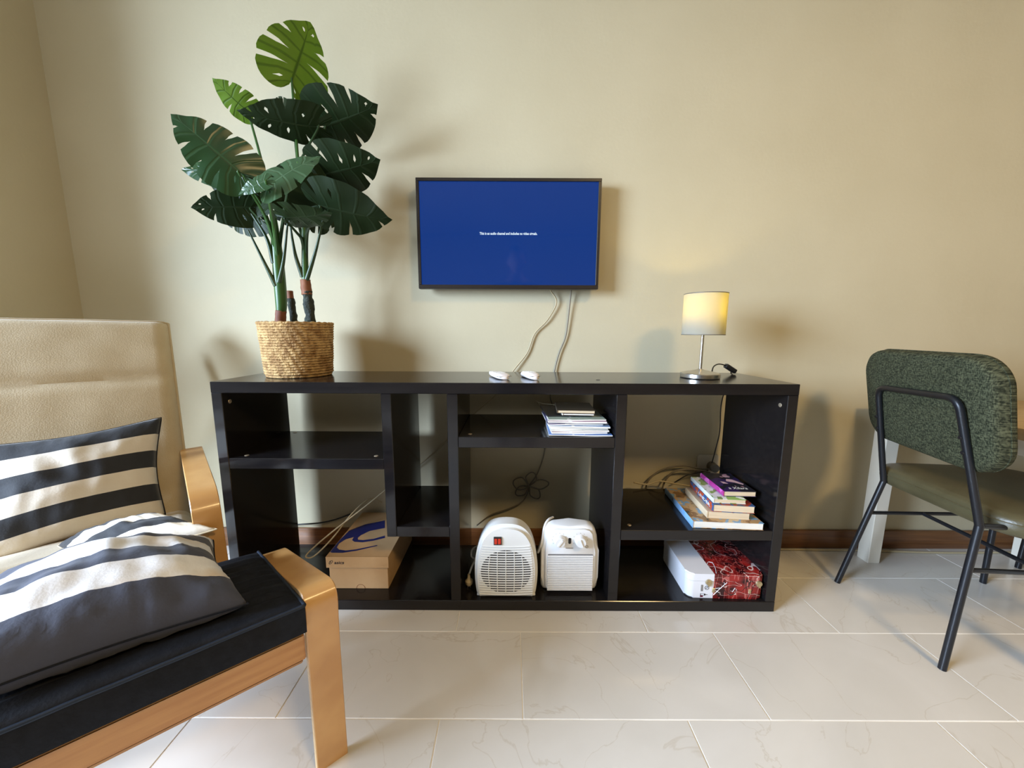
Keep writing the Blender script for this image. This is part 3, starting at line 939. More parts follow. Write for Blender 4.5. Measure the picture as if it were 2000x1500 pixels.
def book(label, x, y, z, wd, dp, th, rz, cover, spine, pages, group='books stacked on the right shelf'):
    """spine on the left; front-left corner at (x, y)"""
    mt = Matrix.Translation((x, y, z)) @ Matrix.Rotation(rz, 4, 'Z')
    rt = root('book', label, 'book', mt @ Vector((wd / 2, dp / 2, 0)), rz, group)
    ct = min(.0016, th * .12)
    box('cover', (0, 0, th - ct), (wd, dp, th), cover, rt, 0.0004, mtx=mt)
    box('cover', (0, 0, 0), (wd, dp, ct), cover, rt, 0.0004, mtx=mt)
    box('page_block', (.0015, .0015, ct), (wd - .002, dp - .0015, th - ct), pages, rt, 0, mtx=mt)
    bm = bmesh.new()
    n = 6
    A = []
    for i in range(n + 1):
        a = -math.pi / 2 + math.pi * i / n
        xx, zz = -.0022 * math.cos(a), th / 2 + th / 2 * math.sin(a)
        A.append((bm.verts.new(mt @ Vector((xx, 0, zz))), bm.verts.new(mt @ Vector((xx, dp, zz))),
                  bm.verts.new(mt @ Vector((.0015, 0, zz))), bm.verts.new(mt @ Vector((.0015, dp, zz)))))
    for p, q in zip(A, A[1:]):
        bm.faces.new((p[0], p[1], q[1], q[0]))
        bm.faces.new((p[0], q[0], q[2], p[2]))
        bm.faces.new((p[1], p[3], q[3], q[1]))
    link('spine', fin(bm, 'spine', True, 40), spine, rt)
    return rt, mt


zb = 0.2755
book('large thin picture book with a pale blue spine at the bottom of the book pile', 0.585, -0.341, zb, 0.212, 0.245, 0.023, R_(-4), M['cover_art'], M['spine_blue'], M['pageswhite'])
book('cream paperback lying directly on the large picture book', 0.637, -0.325, zb + .0235, 0.128, 0.178, 0.0225, R_(-5), M['cover_pale'], M['pages'], M['pages'])
b3, m3 = book('thick paperback with a dark blue, black and red spine, middle of the pile', 0.652, -0.327, zb + .0465, 0.124, 0.185, 0.024, R_(-6), M['cover_blue'], M['spine_bw'], M['pages'])
book('green and white paperback just below the top of the book pile', 0.657, -0.318, zb + .071, 0.098, 0.176, 0.0145, R_(-5), M['cover_green'], M['spine_white'], M['pages'])
b5, m5 = book('purple and black paperback with white script on top of the book pile', 0.696, -0.303, zb + .086, 0.102, 0.152, 0.0175, R_(-2), M['cover_purple'], M['spine_purple'], M['pages'])
text_mesh('a Xilara', 0.060, m5 @ Vector((.026, .016, .0179)), (1, -.03, 0), (.03, 1, 0), M['whiteplastic'], b5, 'cover_lettering', bold=0.01, height=0.017, shear=0.3)
bm = bmesh.new()
for pl_ in ([(.050, .080), (.072, .070), (.090, .052), (.097, .060), (.078, .095), (.060, .100)], [(.060, .118), (.080, .112), (.078, .128), (.062, .130)], [(.030, .060), (.046, .060), (.040, .075), (.028, .078)]):
    bm.faces.new([bm.verts.new(m5 @ Vector((a, b, .0178))) for a, b in pl_])
link('cover_picture', fin(bm, 'cover_picture'), mat('print_pink', (0.55, 0.36, 0.40), 0.4), b5)
sp = m3 @ Matrix.Rotation(R_(-90), 4, 'Z')
text_mesh('UNDER', 0.095, m3 @ Vector((-.0026, .110, .008)), m3.to_3x3() @ Vector((0, -1, 0)), (0, 0, 1), M['whiteplastic'], b3, 'spine_lettering', bold=0.02, height=0.010)

# ------------------------------------------------------------------ papers on the middle shelf
rnd = random.Random(4)
zp = 0.5697
group = 'papers piled on the middle shelf'
tints = [((0.62, 0.66, 0.76), (0.10, 0.22, 0.55), (0.70, 0.70, 0.72)), ((0.72, 0.68, 0.72), (0.50, 0.28, 0.34), (0.66, 0.64, 0.66)),
         ((0.74, 0.73, 0.70), (0.70, 0.70, 0.68), (0.30, 0.34, 0.42)), ((0.78, 0.77, 0.74), (0.74, 0.73, 0.70), (0.70, 0.69, 0.66)),
         ((0.66, 0.70, 0.74), (0.20, 0.30, 0.50), (0.74, 0.74, 0.74)), ((0.70, 0.68, 0.74), (0.10, 0.06, 0.30), (0.70, 0.70, 0.72)),
         ((0.05, 0.045, 0.16), (0.04, 0.03, 0.14), (0.30, 0.28, 0.40)), ((0.66, 0.68, 0.72), (0.46, 0.30, 0.40), (0.70, 0.70, 0.70)),
         ((0.68, 0.70, 0.70), (0.34, 0.42, 0.36), (0.66, 0.68, 0.70))]
spec = [(.131, -.343, .190, .165, .004, -2, 'pale blue and white leaflet at the very bottom of the paper pile, jutting right'),
        (.140, -.340, .168, .170, .0065, 1, 'pinkish magazine second from the bottom of the paper pile'),
        (.136, -.338, .176, .172, .0045, -1, 'thin white booklet third from the bottom of the paper pile'),
        (.139, -.337, .172, .176, .0075, 2, 'thick white magazine in the middle of the paper pile'),
        (.134, -.336, .180, .178, .005, -3, 'light grey-blue brochure above the thick white magazine'),
        (.130, -.336, .166, .180, .0045, 2, 'pale lilac brochure under the dark navy leaflet'),
        (.126, -.335, .184, .182, .002, 0, 'dark navy leaflet between the paler brochures of the paper pile'),
        (.129, -.333, .176, .182, .0055, -2, 'white magazine with a pink print above the navy leaflet'),
        (.131, -.332, .174, .184, .0045, 1, 'grey-green topped magazine below the small books of the paper pile')]
for i, (x, y, wd, dp, th, rz, lb) in enumerate(spec):
    mt = Matrix.Translation((x, y, zp)) @ Matrix.Rotation(R_(rz), 4, 'Z')
    rt = root('magazine', lb, 'magazine', mt @ Vector((wd / 2, dp / 2, 0)), 0, group)
    pm = patch_mat('print_%d' % i, list(tints[i]), 24)
    # slightly wavy leaves
    bm = bmesh.new()
    nx = 10
    rows = []
    for a in range(nx + 1):
        u = a / nx
        wv = .0006 * math.sin(u * 7 + i)
        rows.append([bm.verts.new(mt @ Vector((u * wd, v * dp, zz + wv + .0007))) for zz in (0, th - .0012) for v in (0, 1)])
    for p, q in zip(rows, rows[1:]):
        bm.faces.new((p[0], q[0], q[1], p[1]))
        bm.faces.new((p[2], p[3], q[3], q[2]))
        bm.faces.new((p[0], p[2], q[2], q[0]))
        bm.faces.new((p[1], q[1], q[3], p[3]))
    bm.faces.new(rows[0][i_] for i_ in (0, 1, 3, 2))
    bm.faces.new(rows[-1][i_] for i_ in (0, 2, 3, 1))
    link('leaves', fin(bm, 'leaves'), M['pageswhite'], rt)
    box('front_cover', (0, 0, th - .0004), (wd, dp, th + .0003), pm, rt, 0, mtx=mt)
    zp += th + .0004
zp += .0004
# black folder with a strap, at the left of the pile
fd = root('folder', 'black folder with a thin strap curling up at the pile back left', 'folder', (0.16, -0.25, zp), 0, group)
mt = Matrix.Translation((0.128, -0.300, zp)) @ Matrix.Rotation(R_(4), 4, 'Z')
box('sheath', (0, 0, 0), (.085, .150, .006), M['blackplastic'], fd, 0.002, mtx=mt)
tube('strap', catmull([(0.118, -0.152, zp + .006), (0.112, -0.15, zp + .016), (0.105, -0.15, zp + .021), (0.125, -0.155, zp + .014), (0.15, -0.16, zp + .012), (0.185, -0.165, zp + .010)], 6), 0.0012, M['cable'], fd, 6)
rt, mt = book('thin booklet with white pages under the small brown book', 0.176, -0.305, zp + .0065, 0.098, 0.118, 0.0055, R_(-3), mat('cover_maroon', (0.06, 0.02, 0.025), 0.4), M['pageswhite'], M['pageswhite'], group)
rt, mt = book('small brown hardback book with cream pages on top of the paper pile', 0.160, -0.302, zp + .0125, 0.116, 0.130, 0.0095, R_(-4), mat('cover_brown', (0.075, 0.055, 0.032), 0.5), mat('spine_brown', (0.06, 0.045, 0.03), 0.5), M['pages'], group)

# ------------------------------------------------------------------ tin case
tc_ = root('tin_case', 'metal tin case, white left part and red scribbled right part, in the lower right compartment', 'tin', (0.72, -0.25, 0.035))


def scribble_mat():
    m = mat('tin_red_print', (0.42, 0.02, 0.018), 0.22)
    nt = m.node_tree
    b = nt.nodes['Principled BSDF']
    tcn = N(nt, 'ShaderNodeTexCoord')
    nz = N(nt, 'ShaderNodeTexNoise')
    nz.inputs['Scale'].default_value = 22
    nt.links.new(tcn.outputs['Object'], nz.inputs['Vector'])
    cr = N(nt, 'ShaderNodeValToRGB')
    e = cr.color_ramp.elements
    e[0].position, e[0].color = 0.40, (0.030, 0.005, 0.007, 1)
    e[1].position, e[1].color = 0.60, (0.30, 0.016, 0.014, 1)
    nt.links.new(nz.outputs['Fac'], cr.inputs[0])
    prev = cr.outputs[0]
    for sc_, st, thr, col in ((1, (60, 60, 7), .020, (0.42, 0.10, 0.09, 1)), (1, (14, 14, 40), .006, (0.66, 0.50, 0.47, 1)), (1, (26, 12, 22), .010, (0.03, 0.006, 0.008, 1))):
        mp = N(nt, 'ShaderNodeMapping')
        mp.inputs['Scale'].default_value = st
        mp.inputs['Rotation'].default_value = (0.3, 0.5, 0.2)
        nt.links.new(tcn.outputs['Object'], mp.inputs['Vector'])
        n2 = N(nt, 'ShaderNodeTexNoise')
        n2.inputs['Scale'].default_value = sc_
        n2.inputs['Detail'].default_value = 1
        nt.links.new(mp.outputs[0], n2.inputs['Vector'])
        s = N(nt, 'ShaderNodeMath', operation='SUBTRACT')
        s.inputs[1].default_value = 0.5
        nt.links.new(n2.outputs['Fac'], s.inputs[0])
        a = N(nt, 'ShaderNodeMath', operation='ABSOLUTE')
        nt.links.new(s.outputs[0], a.inputs[0])
        lt = N(nt, 'ShaderNodeMath', operation='LESS_THAN')
        lt.inputs[1].default_value = thr
        nt.links.new(a.outputs[0], lt.inputs[0])
        mx = N(nt, 'ShaderNodeMix', data_type='RGBA')
        mx.inputs['B'].default_value = col
        nt.links.new(lt.outputs[0], mx.inputs['Factor'])
        nt.links.new(prev, mx.inputs['A'])
        prev = mx.outputs['Result']
    nt.links.new(prev, b.inputs['Base Color'])
    return m


M['tinred'] = scribble_mat()
tm = Matrix.Translation((0.583, -0.340, 0.0355)) @ Matrix.Rotation(R_(-2), 4, 'Z')
TWd, TDp, SPL = 0.242, 0.215, 0.083


def tin_part(name, z0, z1, grow, part):
    """rounded-corner slab, split where the print changes"""
    n = 7
    r = .022
    o = [(p[0] + TWd / 2, p[1] + TDp / 2) for p in rrect(TWd + 2 * grow, TDp + 2 * grow, r, n)]
    for nm, keep, m in (('white_' + part, -1, M['tinwhite']), ('red_' + part, 1, M['tinred'])):
        bm = bmesh.new()
        A = [bm.verts.new(tm @ Vector((a, b, z0))) for a, b in o]
        B = [bm.verts.new(tm @ Vector((a, b, z1))) for a, b in o]
        f1 = bm.faces.new(A)
        f2 = bm.faces.new(B)
        kk = len(A)
        for i in range(kk):
            bm.faces.new((A[i], A[(i + 1) % kk], B[(i + 1) % kk], B[i]))
        ed = f2.edges[:] if part == 'lid' else f1.edges[:]
        bmesh.ops.bevel(bm, geom=ed, offset=.004, segments=3, affect='EDGES')
        bmesh.ops.recalc_face_normals(bm, faces=bm.faces[:])
        pn = tm.to_3x3() @ Vector((1, 0, 0))
        bmesh.ops.bisect_plane(bm, geom=bm.verts[:] + bm.edges[:] + bm.faces[:], plane_co=tm @ Vector((SPL, 0, 0)), plane_no=pn * -keep, clear_outer=True)
        link(nm, fin(bm, nm, True, 40), m, tc_)


tin_part('body', 0.0, 0.0585, 0, 'body')
tin_part('lid', 0.0598, 0.084, .0008, 'lid')
for x in (.066, .222):
    bm = bmesh.new()
    q = tm @ Matrix.Translation((x, -.001, .056)) @ Matrix.Rotation(R_(90), 4, 'X')
    bmesh.ops.create_cone(bm, cap_ends=True, segments=20, radius1=.0105, radius2=.009, depth=.004, matrix=q @ Matrix.Translation((0, 0, .002)))
    bm_box(bm, (-.003, -.011, .003), (.003, .006, .0062), q)
    link('latch', fin(bm, 'latch'), M['brass'], tc_)
for x in (.083, .196):
    box('hinge_tab', (x - .004, -.0035, .021), (x + .004, .001, .036), M['brass'], tc_, 0.001, mtx=tm)
bm = bmesh.new()
q = tm @ Matrix.Translation((.062, -.0006, .036)) @ Matrix.Rotation(R_(90), 4, 'X')
bm_tube(bm, [q @ Vector((.0062 * math.cos(a), .0062 * math.sin(a), 0)) for a in [2 * math.pi * i / 20 for i in range(20)]], .0006, 5, True)
bm_tube(bm, [q @ Vector((-.0043, -.0043, 0)), q @ Vector((.0043, .0043, 0))], .0006, 5)
bm_box(bm, (-.019, -.027, -.0003), (-.006, -.0265, .0003), q)
bm_box(bm, (-.019, -.021, -.0003), (-.006, -.0205, .0003), q)
bm_box(bm, (-.019, -.027, -.0003), (-.0175, -.0205, .0003), q)
bm_box(bm, (-.007, -.0265, -.0003), (-.003, -.021, .0003), q)
bm_box(bm, (-.003, -.0243, -.0003), (.004, -.0233, .0003), q)
for x in (-.018, -.0155, -.013):
    bm_box(bm, (x, -.012, -.0003), (x + .0007, .010, .0003), q)
link('printed_icons', fin(bm, 'printed_icons'), M['ink'], tc_)
box('printed_stamp', (.043, -.0004, .003), (.052, .001, .0085), mat('print_maroon', (0.13, 0.01, 0.03), 0.4), tc_, 0, mtx=tm)
for pts in ([(.085, .012), (.098, .028), (.112, .044), (.124, .056)], [(.086, .030), (.096, .024), (.102, .020)], [(.088, .034), (.097, .036), (.108, .037)],
            [(.138, .028), (.143, .024), (.150, .038), (.156, .030)], [(.118, .050), (.114, .056)]):
    tube('white_scribble', [tm @ Vector((a, -.0004, b)) for a, b in pts], 0.0009, M['tinwhite'], tc_, 5)
for pts in ([(.090, .004), (.100, .030), (.106, .060)], [(.084, .050), (.094, .062), (.104, .058)]):
    tube('white_scribble', catmull([tm @ Vector((a, b, .0844)) for a, b in pts], 4), 0.0009, M['tinwhite'], tc_, 5)

# ------------------------------------------------------------------ potted monstera
PX, PY = -0.690, -0.190
pt = root('potted_monstera', 'tall potted monstera with split leaves in a woven seagrass basket', 'plant', (PX, PY, BH))
NR = 21
bm = bmesh.new()
SEG, SM = 150, 7
for i in range(NR):
    z = BH + .005 + i * .0083
    r = .0955 + .0105 * (i / (NR - 1)) + (.0 if i else -.003)
    ring = []
    for k_ in range(SEG):
        a = 2 * math.pi * k_ / SEG
        tw = .0007 * math.sin(k_ * 2 * math.pi / 5 + i * 1.3) + .0006 * noise.noise((a * 9, i * 3.1, 0))
        rr_ = .0047 + tw
        cx, cy = math.cos(a), math.sin(a)
        wob = .0012 * noise.noise((cx * 2, cy * 2, i * .35))
        ring.append([bm.verts.new((PX + cx * (r + wob + rr_ * math.cos(b)), PY + cy * (r + wob + rr_ * math.cos(b)), z + rr_ * math.sin(b) + tw * .5))
                     for b in [2 * math.pi * j / SM for j in range(SM)]])
    for k_ in range(SEG):
        A, B = ring[k_], ring[(k_ + 1) % SEG]
        for j in range(SM):
            bm.faces.new((A[j], A[(j + 1) % SM], B[(j + 1) % SM], B[j]))
bm_lathe(bm, [(0, .002), (.094, .002), (.1035, .170), (.0995, .170), (.091, .006), (0, .006)], (PX, PY, BH), 48)
link('basket', fin(bm, 'basket', True), M['rope'], pt)
lathe('soil', [(0, .150), (.05, .153), (.0985, .150)], (PX, PY, BH), M['soil'], pt, 32)


def trunk(name, pts, rad, m, seg=12, lump=0.0):
    bm = bmesh.new()
    bm_tube(bm, catmull(pts, 8), rad, seg)
    if lump:
        for v in bm.verts:
            v.co += Vector((noise.noise(v.co * 90), noise.noise(v.co * 90 + Vector((9, 0, 0))), 0)) * lump
    return link(name, fin(bm, name, True), m, pt)


# front trunk: orange sheath below, thick green stalk above
trunk('trunk_sheath', [(-0.737, -0.2, .880), (-0.735, -0.2, .915), (-0.731, -0.2, .943)], lambda t: .0165 - .001 * t, M['sheath'], 12, .0015)
trunk('stalk', [(-0.732, -0.2, .930), (-0.728, -0.2, .970), (-0.727, -0.2, 1.051), (-0.728, -0.2, 1.145), (-0.730, -0.2, 1.23)], lambda t: .0135 + .006 * math.sin(t * 2.6) - .008 * t * t, M['stalk'], 14)
# right trunk: dark fibre, orange collar, green stalks
trunk('trunk', [(-0.646, -0.19, .880), (-0.643, -0.19, .930), (-0.645, -0.19, .975), (-0.648, -0.19, 1.005)], lambda t: .0165 - .002 * t + .0015 * math.sin(t * 14), M['fibre'], 12, .003)
trunk('trunk_sheath', [(-0.648, -0.19, .995), (-0.649, -0.19, 1.02), (-0.650, -0.19, 1.042)], lambda t: .0160 - .001 * t, M['sheath'], 12, .0015)
trunk('stalk', [(-0.649, -0.19, 1.035), (-0.648, -0.19, 1.08), (-0.645, -0.188, 1.15), (-0.640, -0.185, 1.27)], lambda t: .0115 - .004 * t, M['stalk'], 12)
# hidden third trunk
trunk('trunk', [(-0.712, -0.165, .880), (-0.716, -0.16, .930), (-0.722, -0.158, .985)], lambda t: .0115, M['fibre'], 10, .003)
trunk('trunk_sheath', [(-0.722, -0.158, .978), (-0.724, -0.157, 1.01)], lambda t: .0105, M['sheath'], 10, .001)

OUT = catmull([(0.015, -.05, 0), (.10, -.17, 0), (.26, -.21, 0), (.42, -.10, 0), (.50, .12, 0), (.48, .36, 0), (.39, .60, 0), (.25, .80, 0), (.10, .94, 0), (0, 1.03, 0)], 12)


def out_at(s):
    s = min(max(s, 0), 1) * (len(OUT) - 1)
    i = min(int(s), len(OUT) - 2)
    return OUT[i].lerp(OUT[i + 1], s - i)


def leaf(B, T, width, roll, mk, seed):
    rg = random.Random(seed)
    B, T = Vector(B), Vector(T)
    L_ = (T - B).length
    t = (T - B).normalized()
    vw = (CAM - B).normalized()
    nn = (vw - t * vw.dot(t)).normalized()
    q = Matrix.Rotation(R_(roll), 3, t)
    nn = q @ nn
    s_ = t.cross(nn)
    bm = bmesh.new()
    uvl = bm.loops.layers.uv.new('UVMap')
    nf, kc, nv = 7, 4, 9
    droop = .10 + .10 * rg.random()
    fold = .10 + .10 * rg.random()
    for sg in (-1, 1):
        slits = [None] * (nf + 1)
        for i in range(1, nf):
            if 1 <= i <= nf - 1:
                typ = rg.random()
                if i == 1 and typ < .5:
                    continue
                if typ < .55:
                    slits[i] = ('slit', .30 + .35 * rg.random(), 1.0, .011 + .008 * rg.random())
                elif typ < .9:
                    a = .25 + .2 * rg.random()
                    slits[i] = ('hole', a, a + .20, .016)

        def gap(i, v):
            if not slits[i]:
                return 0.0
            ty, a, b_, g = slits[i]
            if ty == 'slit':
                if v <= a:
                    return 0.0
                x = (v - a) / (1 - a)
                return g * min(1, x * 2.2) * (.75 + .25 * x)
            if v <= a or v >= b_:
                return 0.0
            return g * math.sin(math.pi * (v - a) / (b_ - a))
        for i in range(nf):
            grid = []
            for k_ in range(kc + 1):
                col_ = []
                for j in range(nv + 1):
                    v = j / nv
                    a, b_ = i / nf + gap(i, v), (i + 1) / nf - gap(i + 1, v)
                    s = a + (b_ - a) * k_ / kc
                    o = out_at(s)
                    my = 0.0 if s < .22 else ((s - .22) / .78) ** 1.1 * .97
                    sh = 1.0
                    e = 2 * k_ / kc - 1
                    if (e < 0 and slits[i] and slits[i][0] == 'slit') or (e > 0 and slits[i + 1] and slits[i + 1][0] == 'slit'):
                        sh = 1 - .035 * abs(e) ** 4
                    vv = v * sh
                    x2 = o.x * vv * width * sg
                    y2 = my + (o.y - my) * vv + .02 * math.sin(vv * math.pi)
                    zz = -droop * max(0, y2) ** 2 - fold * (abs(x2) ** 1.5) * 1.6 + .012 * math.sin(s * 19 + seed) * vv + .010 * math.cos(math.pi * 2 * (s * nf - .5)) * vv
                    p = B + t * (y2 * L_) + s_ * (x2 * L_) + nn * (zz * L_ + (.10 * L_ * (1 - max(0, y2))) * 0)
                    col_.append((bm.verts.new(p), (i + k_ / kc * .98 + .01, v)))
                grid.append(col_)
            for A, Bc in zip(grid, grid[1:]):
                for j in range(nv):
                    q4 = [A[j], A[j + 1], Bc[j + 1], Bc[j]]
                    f = bm.faces.new([x[0] for x in q4])
                    for lp_, x in zip(f.loops, q4):
                        lp_[uvl].uv = x[1]
    bmesh.ops.remove_doubles(bm, verts=bm.verts[:], dist=1e-5)
    bmesh.ops.dissolve_degenerate(bm, edges=bm.edges[:], dist=1e-6)
    return link('leaf', fin(bm, 'leaf', True), M['leaf' + mk], pt)


LEAVES = [
    ((-0.648, -0.19, 1.62), (-0.582, -0.17, 1.799), 1.02, 8, 'L'),
    ((-0.795, -0.17, 1.546), (-0.850, -0.24, 1.590), 1.0, -28, 'L'),
    ((-0.573, -0.16, 1.513), (-0.398, -0.2, 1.534), 1.12, 26, 'D'),
    ((-0.571, -0.2, 1.491), (-0.733, -0.3, 1.459), 0.66, -30, 'D'),
    ((-0.729, -0.33, 1.307), (-0.841, -0.4, 1.422), 0.92, 12, 'M'),
    ((-0.617, -0.4, 1.244), (-0.506, -0.36, 1.356), 0.58, -48, 'S'),
    ((-0.579, -0.17, 1.367), (-0.397, -0.2, 1.385), 1.00, 28, 'D'),
    ((-0.791, -0.22, 1.341), (-0.965, -0.26, 1.365), 0.60, 30, 'M'),
    ((-0.805, -0.18, 1.332), (-0.975, -0.16, 1.365), 0.72, 20, 'D'),
    ((-0.781, -0.22, 1.253), (-0.899, -0.3, 1.231), 0.80, 15, 'D'),
    ((-0.759, -0.22, 1.223), (-0.911, -0.2, 1.240), 0.75, 15, 'D'),
    ((-0.566, -0.24, 1.252), (-0.367, -0.22, 1.206), 0.85, 30, 'D'),
    ((-0.681, -0.12, 1.294), (-0.816, -0.08, 1.421), 1.00, 0, 'D'),
    ((-0.69, -0.12, 1.571), (-0.784, -0.08, 1.627), 0.60, -30, 'D'),
    ((-0.607, -0.2, 1.253), (-0.513, -0.1, 1.414), 0.90, 30, 'D'),
    ((-0.659, -0.26, 1.212), (-0.492, -0.34, 1.185), 0.55, 50, 'D'),
    ((-0.6, -0.42, 1.254), (-0.666, -0.44, 1.22), 0.50, 30, 'S'),
    ((-0.744, -0.1, 1.309), (-0.667, -0.06, 1.479), 0.90, -15, 'D'),
]
ORIG = {0: 0, 2: 1, 6: 1, 11: 1, 14: 1, 15: 1, 13: 1, 12: 1, 17: 1}
for i, (B, T, wd, rl, mk) in enumerate(LEAVES):
    leaf(B, T, wd, rl, mk, i * 7 + 3)
    o = Vector((-0.645, -0.188, 1.13)) if i in ORIG else Vector((-0.728, -0.2, 1.12))
    b = Vector(B)
    tv_ = (Vector(T) - b).normalized()
    h = (b - o).length
    mid = o.lerp(b, .5) + Vector((0, 0, h * .08)) - (b - o).cross(Vector((0, 0, 1))).cross(Vector((0, 0, 1))) * -.10
    end = b + tv_ * .003
    tube('petiole', catmull([o + Vector((0, 0, -.04)), o + (b - o) * .12 + Vector((0, 0, .02)), mid, end - Vector((0, 0, .008)), end], 7), (lambda t: .0062 - .0042 * t), M['stalk'] if mk != 'D' else M['petiole'], pt, 7)
for a, b, c in (((-0.733, -0.212, 1.02), (-0.757, -0.222, 1.09), (-0.789, -0.235, 1.183)), ((-0.722, -0.212, 1.03), (-0.695, -0.222, 1.10), (-0.664, -0.235, 1.215)),
                ((-0.643, -0.195, 1.04), (-0.602, -0.205, 1.13), (-0.566, -0.215, 1.225)), ((-0.655, -0.195, 1.05), (-0.668, -0.205, 1.12), (-0.672, -0.215, 1.22)),
                ((-0.735, -0.21, 1.09), (-0.75, -0.215, 1.17), (-0.800, -0.22, 1.26))):
    tube('petiole', catmull([a, b, c], 8), (lambda t: .0075 - .0052 * t), M['petiole'], pt, 8)

# ------------------------------------------------------------------ seating frame helpers
A133 = R_(133)
DF = Vector((-math.cos(A133), -math.sin(A133), 0))       # the way the armchair faces
RR = Vector((-DF.y, DF.x, 0))                            # across it, towards the shelving


def cw(f, l, z):
    return DF * f + RR * l + Vector((0, 0, z))


SF = Vector((-math.cos(R_(137)), -math.sin(R_(137)), 0))  # footstool depth axis
SR_ = Vector((math.cos(R_(39.6)), math.sin(R_(39.6)), 0))
SO = Vector((-0.321, -0.752, 0))


def sw_(f, l, z):
    return SO + SF * f + SR_ * l + Vector((0, 0, z))


def strip(name, path, l0, l1, th, fn, parent, m=None, me_=None, dl=0.0):
    """bent plywood strip: path (f, z) of its outer face, width l0..l1, thickness th; dl = sideways drift over its length"""
    bm = bmesh.new()
    P = [Vector((a, b)) for a, b in path]
    rings = []
    n = len(P)
    acc = [0.0]
    for a, b in zip(P, P[1:]):
        acc.append(acc[-1] + (b - a).length)
    for i, p in enumerate(P):
        t = (P[min(i + 1, n - 1)] - P[max(i - 1, 0)]).normalized()
        nr = Vector((-t.y, t.x))
        d = dl * acc[i] / acc[-1]
        ob, ib = p, p + nr * th
        c = .0015
        prof = [(ob, l0 + c), (ob, l1 - c), (ob + nr * c, l1), (ib - nr * c, l1), (ib, l1 - c), (ib, l0 + c), (ib - nr * c, l0), (ob + nr * c, l0)]
        rings.append([bm.verts.new(fn(a.x, l + d, a.y)) for a, l in prof])
    for A, B in zip(rings, rings[1:]):
        for k_ in range(8):
            f = bm.faces.new((A[k_], A[(k_ + 1) % 8], B[(k_ + 1) % 8], B[k_]))
            f.material_index = 1 if k_ in (2, 6) else 0
    bm.faces.new(rings[0]).material_index = 1
    bm.faces.new(rings[-1]).material_index = 1
    return link(name, fin(bm, name, True, 40), [m or M['birch'], me_ or M['birch_edge']], parent)


def pad_grid(name, fn, nu, nv, m, parent, seams=()):
    bm = bmesh.new()
    G = [[bm.verts.new(fn(i / nu, j / nv)) for j in range(nv + 1)] for i in range(nu + 1)]
    for i in range(nu):
        for j in range(nv):
            bm.faces.new((G[i][j], G[i + 1][j], G[i + 1][j + 1], G[i][j + 1]))
    return bm, G


# ------------------------------------------------------------------ armchair in the corner
ac = root('armchair', 'armchair with a tall cream cushion and bent birch arms in the left corner', 'armchair', cw(-0.40, -1.17, 0), A133 - math.pi)


def arc_path(pts, r):
    return [(p.x, p.y) for p in fillet([Vector((a, b, 0)) for a, b in pts], r, 8)]


armp = arc_path([(-0.060, 0.0), (-0.056, 0.487), (-0.520, 0.497)], 0.075)
strip('arm', armp, -0.935, -0.880, .016, cw, ac, dl=-0.018)
strip('arm', armp, -1.452, -1.397, .016, cw, ac, dl=0.012)
strip('back_rail', [(-0.52, 0.47), (-0.70, 0.44), (-0.775, 0.80)], -0.985, -0.955, .018, cw, ac)
strip('back_rail', [(-0.52, 0.47), (-0.70, 0.44), (-0.775, 0.80)], -1.36, -1.33, .018, cw, ac)
strip('runner', [(-0.075, 0.0), (-0.50, 0.0), (-0.64, 0.02)], -0.985, -0.940, -.016, cw, ac)
strip('runner', [(-0.075, 0.0), (-0.50, 0.0), (-0.64, 0.02)], -1.392, -1.347, -.016, cw, ac)
box('cross_rail', (0, 0, 0), (.45, .03, .05), M['rail'], ac, 0.002, mtx=Matrix.Translation(cw(-0.13, -1.39, .22)) @ Matrix.Rotation(math.atan2(RR.y, RR.x), 4, 'Z'))
box('cross_rail', (0, 0, 0), (.41, .018, .05), M['rail'], ac, 0.002, mtx=Matrix.Translation(cw(-0.74, -1.37, .55)) @ Matrix.Rotation(math.atan2(RR.y, RR.x), 4, 'Z'))
# cushion: back pad and seat pad in one cover, quilted panels across the back
CL0, CL1 = -1.385, -0.943
prof = [(-0.745, .895), (-0.690, .790), (-0.640, .690), (-0.545, .490), (-0.455, .300), (-0.405, .285), (-0.28, .312), (-0.13, .345)]
ctr = catmull([(a, 0, b) for a, b in prof], 8)


def cushion_side(sign, th):
    bm = bmesh.new()
    n = len(ctr)
    NV = 30
    grid = []
    for i, p in enumerate(ctr):
        t = (ctr[min(i + 1, n - 1)] - ctr[max(i - 1, 0)]).normalized()
        nr = Vector((-t.z, 0, t.x))
        if nr.x < 0 and i < n * .55:
            nr = -nr
        if i >= n * .55 and nr.z < 0:
            nr = -nr
        u = i / (n - 1)
        row = []
        # quilting grooves
        g = 1.0
        for us in (.262, .50, .76):
            g -= .6 * math.exp(-((u - us) / .010) ** 2)
        endr = min(1.0, math.sqrt(min(1.0, u / .03)) if u < .03 else 1.0, math.sqrt(min(1.0, (1 - u) / .03)) if u > .97 else 1.0)
        for j in range(NV + 1):
            v = j / NV
            e = min(1.0, (min(v, 1 - v) / .06)) ** .5 if min(v, 1 - v) < .06 else 1.0
            off = (th * (.45 + .55 * e * g * (.85 + .15 * math.sin(math.pi * v))) * (.5 + .5 * endr)) * (1 if sign > 0 else -.35)
            off += .002 * noise.noise((u * 14, v * 6, 2.0)) * (1 if sign > 0 else 0)
            q_ = p + nr * off
            row.append(bm.verts.new(cw(q_.x, CL0 + (CL1 - CL0) * v, q_.z)))
        grid.append(row)
    return bm, grid, NV


